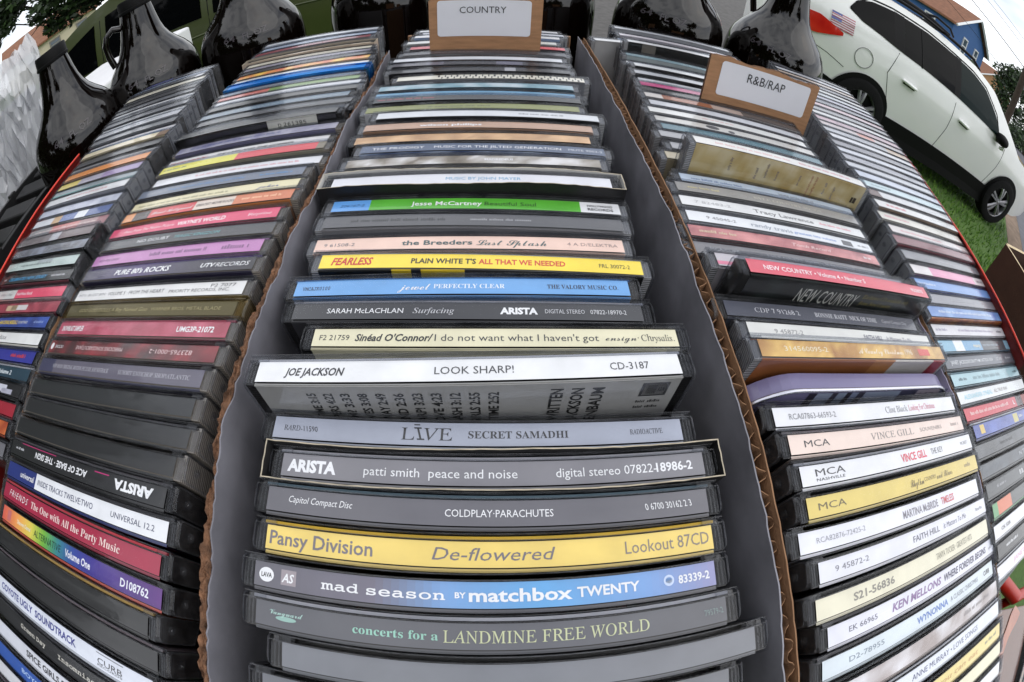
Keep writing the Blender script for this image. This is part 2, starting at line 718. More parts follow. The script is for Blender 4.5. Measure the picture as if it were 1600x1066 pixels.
def build_case(sp):
    """sp: dict from the tables below -> one cd_case thing"""
    root = empty('cd_case', (sp['x'] * MM, (sp['y'] + 0.45 + HT * math.sin(sp.get('lean', 0))) * MM, (sp['z'] - HT) * MM), (sp.get('lean', 0), sp.get('roll', 0), sp['yaw']))
    kind = sp.get('case', 'clear')
    cm, em = {'clear': (CLEAR, EDGE), 'amber': (AMBER_CASE, AMBER_EDGE), 'blue': (BLUE_CASE, BLUE_CASE)}[kind]
    child('shell', variant(SHELLS, SHELL, kind, cm), root)
    child('hinge', variant(HINGES, HINGE, kind, em), root)
    tk = sp.get('tray', 'black')
    child('tray', variant(TRAYS, TRAYM, tk, TRAY[tk]), root)
    bc = sp.get('book')
    if bc:
        child('booklet', variant(BOOKS, BOOK, tuple(bc), booklet_mat(bc)), root)
    P = Paper()
    U0, U1, V0, V1 = -58.7, 58.7, -3.8, 2.9
    spine = sp['spine']
    P.fill(top_map, U0, U1, V0, V1, spine, sp['seed'])
    W = U1 - U0
    vc = (V0 + V1) / 2
    for t in sp.get('texts', ()):
        if t[0] == '~':                                   # lettering too small to read in the photograph
            _, f0, f1, h, col = t[:5]
            dv = t[5] if len(t) > 5 else 0
            P.dashes(top_map, U0 + W * f0, U0 + W * f1, vc - h * 0.36 + dv, h, col, 0.06, sp['seed'] + int(f0 * 1000))
        elif t[0] == '#':                                 # printed block
            _, f0, f1, g0, g1, col = t
            P.rect(top_map, U0 + W * f0, U0 + W * f1, V0 + (V1 - V0) * g0, V0 + (V1 - V0) * g1, col, 0.05)
        elif t[0] == 'O':                                 # printed ellipse
            _, f0, f1, g0, g1, col = t
            cx, cy = U0 + W * (f0 + f1) / 2, V0 + (V1 - V0) * (g0 + g1) / 2
            a, b = W * (f1 - f0) / 2, (V1 - V0) * (g1 - g0) / 2
            P.quad([top_map(cx + a * math.cos(k * 0.3927), cy + b * math.sin(k * 0.3927), 0.05) for k in range(16)], col)
        else:
            s, f, f0, f1, h, col = t[:6]
            o = t[6] if len(t) > 6 else None
            flip = None
            dv = 0
            if o == 'r':
                flip = (U0 + W * (f0 + f1) / 2, vc)
            elif o is not None:
                dv = o
            P.text(top_map, s, f, U0 + W * f0, U0 + W * f1, vc - h / 2 + dv, h, col, 0.08, flip)
    bk = sp.get('back')
    if bk is None:
        bk = spine if isinstance(spine[0], (int, float)) else ((spine[1] if spine[0] == 'm' else spine[1][0][1]))
        bk = tuple(v * 0.85 for v in bk)
    P.fill(back_map, U0, U1, HT - 60, TOPZ, bk, sp['seed'] + 3)
    P.fill(lambda u, v, off: top_map(u, v, off - .45), U0, U1, -5.0, -4.1, bk, sp['seed'] + 3)
    for t in sp.get('backtexts', ()):
        if t[0] == '#':
            _, f0, f1, d0, d1, col = t
            P.rect(back_map, U0 + W * f0, U0 + W * f1, TOPZ - d1, TOPZ - d0, col, 0.05)
        elif t[0] == '~':
            _, f0, f1, d, h, col = t
            P.dashes(back_map, U0 + W * f0, U0 + W * f1, TOPZ - d - h, h, col, 0.06, sp['seed'] + 5)
        elif t[0] == '|':                                 # text running up the back inlay
            _, s, f, fr, d, h, length, col = t
            ub = U0 + W * fr

            def up_map(u, v, off, ub=ub, d=d):
                return back_map(ub - v, TOPZ - d + u, off)
            P.text(up_map, s, f, -length, 0, -h / 2, h, col, 0.08)
        else:
            s, f, f0, f1, d, h, col = t
            P.text(back_map, s, f, U0 + W * f0, U0 + W * f1, TOPZ - d - h, h, col, 0.08)
    P.build('inlay', PAPER, root)
    sl = sp.get('sleeve')
    if sl:                                                # open-ended card slipcase around the case
        outer, inner, over = sl
        m = MB()
        r = random.Random(sp['seed'])
        X, Y = 64.2, 5.7
        N = 48
        per = []
        for i in range(N):
            per.append((-X + 2 * X * i / N, -Y))
        for i in range(5):
            per.append((X, -Y + 2 * Y * i / 5))
        for i in range(N):
            per.append((X - 2 * X * i / N, Y))
        for i in range(5):
            per.append((-X, Y - 2 * Y * i / 5))
        tops = [HT + over + r.uniform(-0.18, 0.18) + 0.3 * math.sin(i * 0.21) for i in range(len(per))]
        wob = [(r.uniform(-0.08, 0.08), .22 * math.sin(i * .23 + sp['seed']) + r.uniform(-0.07, 0.07)) for i in range(len(per))]
        n = len(per)
        for i in range(n):
            j = (i + 1) % n
            (x0, y0), (x1, y1) = per[i], per[j]
            a0, a1 = (x0 + wob[i][0], y0 + wob[i][1]), (x1 + wob[j][0], y1 + wob[j][1])
            k = 0.9935
            b0, b1 = (a0[0] * k, a0[1] * 0.935), (a1[0] * k, a1[1] * 0.935)
            z0, z1 = tops[i], tops[j]
            m.poly([(x0, y0, 2), (x1, y1, 2), (a1[0], a1[1], z1), (a0[0], a0[1], z0)], 0)
            m.poly([(a0[0], a0[1], z0), (a1[0], a1[1], z1), (b1[0], b1[1], z1), (b0[0], b0[1], z0)], 1)
            m.poly([(b0[0], b0[1], z0), (b1[0], b1[1], z1), (b1[0], b1[1], 2), (b0[0], b0[1], 2)], 2)
        m.build('slipcase', [mat('sleeve_print_%d_%d_%d' % outer, outer, 0.55, vary=0.1, scale=80),
                             mat('torn_card_edge', (176, 166, 146), 0.9, vary=0.3, scale=200),
                             mat('sleeve_lining_%d_%d_%d' % inner, inner, 0.7)], root, scale=MM)
    return root


# ------------------------------------------------------------------ the five rows of cases (mm; y = distance from the lens along the row)
WH, CR, BK, DG, GY, LG, SV = (226, 226, 228), (224, 217, 182), (22, 22, 25), (52, 52, 56), (104, 103, 108), (150, 151, 156), (186, 188, 194)
tw, tk, tg, tr = (228, 228, 230), (40, 40, 46), (112, 112, 118), (190, 48, 66)


def N(y, look, spine, texts=(), **k):
    d = dict(y=y, look=look, spine=spine, texts=list(texts))
    d.update(k)
    return d


ROW_MIDDLE = [
    N(-47, 'plain dark grey spine', (70, 70, 76)),
    N(-36.5, 'plain mid grey spine', (96, 97, 102)),
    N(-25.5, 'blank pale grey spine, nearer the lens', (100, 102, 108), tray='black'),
    N(-14.8, 'blank pale grey spine and no lettering', (112, 114, 120), tray='grey', z=2.5, dx=7),
    N(-3.6, 'dark grey spine lettered in pale green', (84, 84, 90), [('O', .05, .10, .3, .5, (140, 176, 166)), ('Vanguard', 'c', .035, .115, 1.5, (170, 205, 195), .9), ('concerts for a', 's', .226, .40, 2.3, (140, 190, 172)), ('LANDMINE FREE WORLD', 'u', .41, .82, 3.2, (188, 192, 150)), ('79579-2', 'u', .945, .992, 1.7, (120, 140, 138))], z=2.5, tray='grey'),
    N(6.2, 'grey to sky blue spine with white lettering', ('g', [(0, (92, 90, 98)), (.28, (105, 100, 116)), (.42, (110, 150, 200)), (.62, (92, 160, 214)), (.85, (110, 150, 205)), (1, (140, 138, 180))]), [('O', .012, .05, .2, .8, tw), ('LAVA', 'b', .018, .045, 1.3, BK), ('#', .068, .105, .2, .82, (150, 140, 145)), ('AS', 'z', .07, .1, 2.4, tw), ('mad season', 'm', .164, .427, 2.6, tw), ('BY', 'b', .446, .468, 1.5, tw), ('matchbox', 'b', .474, .68, 3.3, tw, .1), ('TWENTY', 'b', .69, .822, 2.6, tw), ('O', .876, .90, .3, .75, (190, 205, 230)), ('O', .88, .896, .4, .65, (110, 150, 205)), ('83339-2', 'b', .91, .985, 2.2, tw)], z=1.5, dx=-2),
    N(16.2, 'warm yellow spine with big grey lettering', (233, 203, 104), [('Pansy Division', 'B', .01, .258, 3.9, (112, 106, 112), .2), ('De-flowered', 'i', .385, .64, 3.4, (110, 104, 110), .2), ('Lookout 87CD', '', .79, .99, 3.5, (128, 118, 108), .2)], book=(205, 165, 40)),
    N(25.8, 'grey spine with small white capitals in its middle', (92, 90, 97), [('Capitol Compact Disc', 'i', .057, .212, 1.9, tw, .5), ('COLDPLAY·PARACHUTES', '', .415, .642, 2.0, tw), ('0 6700 30162 2 3', 'u', .845, .958, 1.9, tw)], z=1, dx=-1, book=(60, 80, 90)),
    N(37.4, 'grey spine in a torn card slipcase', (122, 120, 126), [('ARISTA', 'X', .016, .142, 3.4, (235, 235, 238)), ('patti smith  peace and noise', '', .21, .555, 2.6, (230, 230, 232)), ('digital stereo 07822-', '', .64, .875, 2.6, (230, 230, 232)), ('18986-2', 'b', .875, .968, 2.6, (235, 235, 238))], sleeve=((30, 29, 30), (34, 33, 34), 1.4), dx=1.4, z=-1),
    N(47.8, 'pale silver blue spine with black serif capitals', (165, 170, 186), [('RARD-11590', 'u', .03, .122, 1.7, tk), ('LĪVE', 'u', .332, .45, 3.7, (34, 34, 38)), ('SECRET SAMADHI', 's', .487, .716, 2.2, tk), ('RADIOACTIVE', 'u', .865, .948, 1.6, tk)], dx=-4.2, z=-1, book=(40, 40, 44)),
    N(61.2, 'white spine standing tall above a grey track list', (232, 232, 233), [('JOE JACKSON', 'z', .078, .23, 2.5, tk), ('LOOK SHARP!', '', .437, .61, 2.4, (60, 60, 64)), ('CD-3187', '', .826, .92, 2.4, (60, 60, 64))], z=12.5, dx=-6, yaw=.022, lean=-.07, back=(156, 155, 153), tray='black',
      backtexts=[('|', 'ONE MORE T' + 'IME 3:15', 'b', .14, 4, 2.8, 30, (30, 30, 30))] + [('|', s, 'b', .182 + .0425 * i, 4, 2.8, 30, (30, 30, 30)) for i, s in enumerate(['SUNDAY PAPERS 4:22', 'WITH HIM? 3:33', 'HAPPY LOVES 3:08', 'THROW AWAY 2:49', 'BABY STAND 2:36', 'LOOK SHARP! 3:23', 'FOOLS LOVE 4:23', 'DO THE BASH 3:12', 'PRETTY GIRLS 2:55', 'GOT THE TIME 2:52'])] + [('|', s, 'b', .705 + .0475 * i, 3.4, 3.4, 30, (30, 30, 30)) for i, s in enumerate(['SONGS WRITTEN', 'BY JOE JACKSON', 'KERSHENBAUM'])] +
      [('#', .905, .975, 2.4, 9, (40, 40, 42)), ('#', .912, .968, 3.0, 8.4, (150, 149, 147)), ('#', .92, .945, 3.6, 7.8, (40, 40, 42)), ('A&M', 'b', .948, .966, 4.6, 2.2, (40, 40, 42)), ('~', .905, .97, 11, 1.3, (50, 50, 50)), ('~', .905, .97, 14, 1.3, (50, 50, 50))]),
    N(81, 'cream spine with black lettering', (226, 219, 186), [('F2 21759', '', .02, .108, 2.1, tk), ("Sinéad O'Connor/", 'z', .125, .338, 2.7, (30, 30, 34)), ("I do not want what I haven't got", '', .342, .772, 2.6, (56, 56, 60)), ('ensign·', 'c', .79, .885, 2.3, (50, 50, 54)), ('Chrysalis.', 'u', .892, .99, 2.5, tk)], dx=2.5, z=-1.5),
    N(91.5, 'near black spine with wide white lettering', (50, 50, 54), [('SARAH McLACHLAN', '', .11, .335, 2.1, tw), ('Surfacing', 't', .362, .476, 2.2, (190, 190, 194)), ('ARISTA', 'X', .60, .702, 2.5, tw), ('DIGITAL STEREO', '', .722, .832, 1.7, (190, 190, 194)), ('07822-18970-2', '', .848, .952, 1.8, (205, 205, 208))], dx=-8, z=-1.5),
    N(102.4, 'sky blue spine with white lettering', (104, 160, 216), [('VMCAJK0100', 'm', .026, .118, 1.8, (40, 56, 86)), ('jewel', 'c', .33, .424, 3.2, tw), ('PERFECTLY CLEAR', 's', .433, .636, 2.0, (222, 230, 240)), ('THE VALORY MUSIC CO.', 's', .757, .966, 1.9, (36, 48, 70))], dx=-10, z=-2, book=(70, 120, 180), tray='grey'),
    N(113.6, 'lemon yellow spine with red and black lettering', (244, 216, 66), [('FEARLESS', 'z', .04, .176, 3.6, (200, 40, 50)), ("PLAIN WHITE T'S", 'b', .297, .492, 2.4, (36, 34, 30)), ('ALL THAT WE NEEDED', 'b', .50, .758, 2.4, (206, 62, 44)), ('FRL 30072-2', '', .862, .96, 1.9, (60, 54, 30))], dx=-4, z=-1.5, yaw=-.027, back=('s', [(0, (20, 20, 20)), (.24, (206, 178, 40)), (.30, (20, 20, 20)), (.33, (206, 178, 40)), (.46, (20, 20, 20))]), tray='clear'),
    N(124.9, 'pale peach spine with dark green lettering', (234, 200, 184), [('9 61508-2', '', .032, .14, 1.8, tg), ('the Breeders', 'b', .297, .52, 2.5, (62, 84, 84)), ('Last Splash', 'c', .533, .75, 3.2, (70, 92, 92)), ('4 A D/ELEKTRA', '', .816, .98, 1.7, (150, 130, 126))], dx=-8.4, z=-2, tray='clear'),
    N(134.8, 'smoky grey spine with thin silver lettering', (84, 84, 88), [('~', .1, .42, 1.6, (34, 34, 38)), ('~', .5, .7, 1.3, (150, 150, 154))], dx=-8, tray='clear', back=(120, 120, 124)),
    N(144.5, 'blue, green and white spine', ('s', [(0, (96, 158, 222)), (.14, (84, 172, 48)), (.86, (226, 226, 228))]), [('206167-2', 'i', .03, .12, 1.5, (40, 70, 110)), ('Jesse McCartney', 'B', .287, .527, 2.6, (238, 240, 238)), ('Beautiful Soul', '', .536, .708, 2.4, (30, 52, 22)), ('HOLLYWOOD', 'b', .885, .975, 1.3, tk, 1.0), ('RECORDS', 'b', .885, .975, 1.5, tk, -1.2)], dx=-7, tray='clear', back=(70, 70, 74)),
    N(155.3, 'black and white worn card sleeve', (214, 214, 220), [('MUSIC BY JOHN MAYER', '', .42, .68, 2.0, (70, 150, 190))], sleeve=((24, 23, 25), (206, 204, 200), 0.8), dx=-8, z=4.5),
    N(166.8, 'white spine with one long teal serif title', (224, 225, 226), [('837 456-2', '', .03, .11, 1.6, tg), ('THE STYLE COUNCIL • THE SINGULAR ADVENTURES OF THE STYLE COUNCIL', 's', .165, .86, 2.0, (62, 98, 104)), ('POLYDOR', 's', .90, .98, 1.8, (70, 90, 96))], dx=-13, tray='clear', book=WH, back=(214, 214, 214)),
    N(178.4, 'mottled brown and white photo spine', ('m', (96, 84, 66), (214, 212, 212)), [('MADREDEUS', 'b', .55, .66, 1.7, tw)], dx=-8, tray='clear'),
    N(190.2, 'slate blue spine with one long white title', (72, 86, 112), [('THE PRODIGY', '', .05, .27, 2.3, tw), ('MUSIC FOR THE JILTED GENERATION', '', .31, .82, 2.2, tw), ('MUTE 9003-2', '', .85, .99, 1.9, (200, 205, 214))], dx=-4, yaw=-.025, tray='clear', back=('m', (40, 60, 100), (190, 200, 214))),
    N(200.8, 'tan and black spine', ('m', (170, 128, 84), (214, 172, 126)), [], dx=-9, tray='black', back=(60, 40, 26)),
    N(211.4, 'brown pink spine with white lettering', (178, 142, 118), [('wilson phillips', 'b', .25, .52, 2.2, tw)], dx=-7, tray='clear', z=1),
    N(221.8, 'silvery white spine above a black back', (206, 208, 212), [('~', .64, .84, 1.5, tg)], dx=-2, z=2.5, back=('s', [(0, (30, 30, 34)), (.55, (18, 18, 20))]), backtexts=[('~', .2, .7, 2.5, 1.6, (170, 170, 174))], tray='clear'),
    N(232, 'olive green spine', (124, 128, 62), [('~', .3, .6, 1.8, (80, 84, 40))], dx=-10, z=2, back=(196, 196, 198), tray='clear'),
    N(242.2, 'flat black spine above the olive one', (24, 24, 26), [('~', .02, .3, 1.8, (150, 60, 70))], dx=-8, z=3, back=(28, 26, 30)),
    N(252.3, 'teal blue spine', (96, 150, 184), [('~', .3, .7, 1.3, (150, 190, 210))], dx=-10, z=1, tray='clear', back=(130, 150, 160)),
    N(263, 'misty teal landscape spine', ('m', (96, 140, 156), (176, 190, 198)), [], dx=-9, z=2, tray='clear', back=(70, 92, 104)),
    N(277, 'black and white chequered spine', ('s', [(0, (214, 210, 196)), (.2, (214, 210, 196))]), [('#', .22 + .0165 * i + (.004 if i % 3 else 0), .231 + .0165 * i, (.05 if i % 2 else .45), (.5 if i % 2 else .95), BK) for i in range(47)], dx=0, z=2.5, tray='clear', back=(120, 122, 128)),
    N(290, 'black spine with a white block at its end', ('s', [(0, (30, 30, 34)), (.64, (160, 160, 166)), (.7, (36, 36, 40))]), [], dx=-8, z=3, tray='clear', back=(24, 24, 28)),
    N(303, 'dark plum spine with grey blocks', ('s', [(0, (60, 56, 66)), (.2, (92, 90, 104)), (.3, (34, 32, 40)), (.6, (92, 90, 108)), (.75, (40, 38, 46))]), [], dx=-9, z=3, back=(28, 28, 34), tray='clear'),
    N(315, 'bright silver spine', (214, 216, 222), [], dx=-10, z=2.5, tray='clear', back=(40, 42, 60)),
    N(328, 'charcoal spine before the COUNTRY card', (50, 50, 58), [('~', .2, .5, 1.5, (120, 120, 126))], dx=-6, z=3, tray='clear', back=(130, 130, 132)),
    N(349, 'red spine just behind the COUNTRY card', (206, 68, 78), [], dx=-3.5, z=1, tray='clear', back=(60, 60, 66)),
    N(364, 'cream white spine behind the COUNTRY card', (214, 214, 210), [('~', .75, .95, 1.8, (180, 150, 90))], dx=-9, z=1, tray='clear', back=(186, 188, 186)),
    N(380, 'grey white spine near the back, with a blue edge', (214, 214, 216), [], dx=-5, z=2, book=(130, 160, 200), tray='clear', back=(150, 170, 200)),
    N(398, 'rearmost whitish spine, touching the bottles', (212, 212, 214), [('~', .1, .3, 1.8, (190, 90, 90))], dx=-4, z=1, tray='clear', back=(200, 200, 204)),
]

ROW_TORN = [
    N(-127, 'plain black spine, lowest in view', BK),
    N(-116, 'black spine with faint lettering, close to the lens', (30, 30, 32), [('~', .3, .6, 1.4, (150, 150, 150))]),
    N(-105.5, 'grey white spine at the near corner', (190, 190, 194), [('~', .3, .7, 1.6, (90, 90, 96))]),
    N(-95, 'dark spine with tiny white names', BK, [('~', .2, .6, 1.3, (220, 220, 222))]),
    N(-84, 'pale spine with small dark lettering', (204, 204, 208), [('~', .25, .7, 1.7, (60, 60, 66))]),
    N(-73, 'royal blue spine with light lettering', (42, 82, 160), [('BOYS DISCOGRAPHY', 'B', .28, .75, 2.2, (170, 195, 232))]),
    N(-62.5, 'white spine with tall narrow black capitals', (206, 208, 216), [('SPICE GIRLS SPICEWORLD', 'b', .30, .80, 3.0, tk)]),
    N(-51, 'black spine with typewriter lettering', BK, [('Green Day', 'm', .28, .46, 2.2, (200, 196, 186)), ('Insomniac', 'm', .54, .74, 2.2, (200, 196, 186))]),
    N(-40, 'white spine with bold navy capitals', (212, 216, 226), [('COYOTE UGLY  SOUNDTRACK', 'b', .12, .66, 3.0, (42, 46, 128)), ('CURB', '', .77, .88, 2.3, tk, -.3), ('#', .765, .885, .84, .88, tk), ('RECORDS', '', .77, .88, .8, tk, -2.0)]),
    N(-30, 'unlettered black spine before the navy titled one', (26, 26, 28)),
    N(-19.5, 'black spine with a thin gold line', (24, 24, 25), [], book=(150, 120, 60), z=1),
    N(-8.8, 'rainbow spine from orange to purple', ('g', [(0, (214, 92, 76)), (.14, (232, 150, 80)), (.27, (226, 206, 84)), (.38, (110, 176, 60)), (.48, (50, 130, 140)), (.58, (50, 70, 150)), (.72, (60, 40, 130)), (1, (88, 38, 118))]), [('#', .05, .085, .15, .85, (200, 110, 110)), ('Discovery Channel', 'b', .15, .27, 1.8, (236, 230, 200)), ('ALTERNATIVE', '', .30, .50, 2.9, (24, 56, 40)), ('Volume One', 'b', .53, .68, 2.9, (226, 226, 236)), ('D108762', 'b', .83, .95, 2.9, (226, 226, 236))]),
    N(0.6, 'crimson spine with cream lettering', (160, 28, 62), [('F·R·I·E·N·D·S', 'i', .06, .235, 3.0, (236, 226, 226)), ('The One with All the Party Music', 's', .265, .83, 3.0, (232, 206, 200))], book=(190, 60, 70)),
    N(11, 'navy and white spine', ('s', [(0, (28, 44, 112)), (.265, (226, 227, 230))]), [('universal', 'B', .13, .25, 2.6, tw), ('INSIDE TRACKS TWELVE:TWO', '', .285, .66, 2.4, (44, 50, 90)), ('UNIVERSAL 12.2', '', .755, .95, 2.1, (70, 74, 100))]),
    N(22, 'black spine with upside down white lettering', (20, 20, 23), [('ACE OF BASE · THE SIGN', 'b', .24, .62, 2.6, tw, 'r'), ('ARISTA', 'X', .77, .95, 3.4, tw, 'r'), ('~', .05, .13, 1.2, (200, 200, 204)), ('#', .1, .4, .9, .96, (170, 40, 100)), ('#', .66, .74, .8, .86, (180, 40, 110))]),
    N(33, 'blank dark spine nearest the upside down title', (22, 23, 25), [], tray='brown'),
    N(45, 'blank dark spine, middle of the three blanks', (25, 26, 28), [], tray='brown', z=.6),
    N(55.5, 'blank dark spine behind two more blanks', (28, 30, 32), [], tray='brown'),
    N(65.5, 'grey purple spine with fine white serif lettering', ('s', [(0, (58, 58, 84)), (.13, (92, 88, 102))]), [('NEW MOON ORIGINAL MOTION PICTURE SOUNDTRACK', 'u', .12, .54, 1.9, (196, 194, 202)), ('SUMMIT ENT/CHOP SHOP/ATLANTIC', 'u', .60, .95, 1.8, (190, 188, 196))], tray='brown'),
    N(75, 'dark red photo spine with upside down lettering', ('m', (60, 28, 30), (142, 40, 48)), [('MAROON5 SONGSABOUTJANE', '', .23, .55, 2.0, (214, 190, 190), 'r'), ('823765-0001-2', '', .70, .90, 2.0, (220, 190, 190), 'r'), ('OCTONE', 'i', .05, .12, 1.7, tw, 'r'), ('O', .01, .035, .25, .8, tw)], tray='brown'),
    N(85, 'rose red spine with narrow white capitals', ('m', (150, 46, 68), (190, 90, 112)), [('SNOWBLAST SAMPLER', 'b', .03, .21, 2.8, tw), ('UMG3P-21072', 'b', .78, .945, 2.5, tw)], tray='brown', book=(180, 70, 90)),
    N(94.4, 'olive grey spine in a yellowed case', (74, 74, 66), [('GOO GOO DOLLS A Boy Named Goo', 'i', .1, .58, 2.0, (176, 176, 160)), ('WARNER BROS. METAL BLADE', '', .60, .94, 1.7, (160, 160, 146))], case='amber', tray='brown'),
    N(104, 'white spine with a long small capitals title', (220, 219, 218), [('MTV: BUZZ BIN', 'i', .02, .24, 1.5, tg), ('VOLUME 5 · FROM THE HEART', '', .26, .62, 2.1, tk), ('PRIORITY RECORDS, INC.', '', .65, .94, 1.7, tk, -.6), ('P2 7077', '', .85, .96, 1.7, tk, 1.6)], tray='brown'),
    N(114.5, 'dark violet spine with slanted white capitals', ('g', [(0, (40, 34, 62)), (.4, (62, 40, 100)), (.7, (40, 32, 56)), (1, (30, 28, 36))]), [("PURE 80's ROCKS", 'z', .245, .60, 3.0, tw), ('UTV', 'z', .76, .83, 2.3, tw), ('RECORDS', 'i', .832, .98, 2.3, tw)], tray='brown', book=(90, 60, 130)),
    N(125.5, 'lilac pink spine', (184, 122, 176), [('KEY RECORDS', 'i', .05, .21, 1.6, (90, 50, 96)), ('~', .42, .75, 2.2, (110, 66, 112)), ('~', .82, .95, 2.6, (120, 76, 120))], tray='brown', book=(190, 130, 180)),
    N(136.5, 'charcoal spine with white then teal lettering', (62, 62, 66), [('NO DOUBT', '', .26, .47, 2.1, tw), ('TRAGIC KINGDOM', 'i', .50, .75, 1.9, (100, 170, 176))], tray='brown'),
    N(147.5, 'hot pink spine with white lettering', (214, 72, 108), [("Music From The Motion Picture", 'i', .11, .46, 2.0, (240, 214, 220)), ("WAYNE'S WORLD", 'b', .48, .75, 2.7, (242, 232, 234)), ('Reprise', 'u', .86, .97, 1.9, (240, 220, 226))], tray='brown', book=(214, 60, 100)),
    N(158.5, 'orange and black spine with a red band', ('s', [(0, (214, 140, 80)), (.08, (60, 44, 40)), (.2, (206, 66, 70)), (.5, (216, 200, 186)), (.72, (206, 120, 80))]), [('Planet Hollywood', 'c', .22, .49, 2.4, tw), ('GREATEST MOVIE ROCKS', 'b', .51, .72, 1.8, (90, 80, 76)), ('~', .76, .95, 1.7, (240, 190, 150))], tray='brown', book=(214, 130, 90)),
    N(169.5, 'cream yellow spine with a blue word', (222, 212, 172), [('~', .05, .65, 1.6, (150, 144, 110)), ('joker', 'c', .80, .91, 2.6, (50, 70, 140))], tray='brown', book=(214, 206, 160)),
    N(180.5, 'grey blue spine with blue lettering', (104, 112, 128), [('THE CREAM OF ERIC CLAPTON', 'i', .22, .70, 2.0, (56, 128, 190)), ('~', .78, .95, 1.6, (70, 130, 180))], tray='brown', back=(60, 66, 80)),
    N(191, 'white spine with pale pink lettering', (216, 216, 220), [('~', .3, .9, 1.5, (206, 140, 150))], tray='brown', back=(150, 150, 152)),
    N(201.5, 'half yellow, half red spine', ('s', [(0, (214, 206, 60)), (.52, (206, 62, 70)), (.96, (120, 110, 90))]), [('~', .02, .2, 1.4, (70, 110, 90))], tray='brown', back=(140, 136, 120)),
    N(212, 'white spine with black slanted capitals', (214, 212, 212), [('~', .02, .3, 1.7, (206, 90, 100)), ('THE LARK AND THE COMBER', 'z', .36, .82, 1.9, (70, 66, 60))], tray='brown'),
    N(223, 'pale lavender spine', ('m', (120, 118, 150), (186, 184, 196)), [('~', .1, .7, 1.7, (90, 100, 150))], tray='brown', z=1),
    N(235, 'black spine with a white number sticker', BK, [('~', .02, .5, 1.6, (90, 90, 92))], z=6.5, tray='black', back=(20, 20, 21), backtexts=[('#', .62, .90, -.2, 6.4, (206, 206, 196)), ('D 261385', 'm', .68, .84, 2.0, 3.0, (60, 60, 60))]),
    N(247, 'dark grey spine with small lettering', (70, 70, 72), [('~', .1, .9, 1.4, (150, 146, 140))], z=3, tray='black'),
    N(259, 'charcoal spine with a pale edge', (56, 57, 62), [('~', .5, .8, 1.2, (130, 140, 150))], z=3, tray='grey'),
    N(270, 'steel blue spine', (84, 104, 122), [('~', .2, .95, 1.4, (150, 170, 184))], z=3, tray='grey'),
    N(281, 'plain black spine before the green one', (24, 24, 25), [], z=3.5, tray='clear', back=(20, 20, 22)),
    N(297, 'spine half salmon red, half green', ('s', [(0, (190, 96, 84)), (.4, (104, 136, 60))]), [], z=2, tray='clear', back=(120, 124, 120)),
    N(313, 'bright cyan blue case', (56, 150, 206), [], z=3, case='blue', tray='clear', book=(40, 130, 200), back=(80, 170, 214)),
    N(332, 'flame orange spine', ('m', (206, 96, 50), (236, 196, 70)), [], z=3, tray='clear', back=(200, 170, 140)),
    N(348, 'mauve grey spine', (140, 134, 148), [], z=2, tray='grey', back=(110, 106, 112)),
    N(370, 'beige card sleeve', (196, 178, 158), [], z=2, sleeve=((184, 166, 148), (150, 140, 126), 1.2), tray='black'),
    N(402, 'dark red spine with a silver edge', (132, 42, 54), [('~', .4, .9, 1.4, (200, 200, 204))], z=2, tray='clear', back=(120, 120, 124)),
    N(426, 'silver white spine at the far end', (196, 200, 208), [], z=3, tray='clear', back=(170, 176, 190)),
]

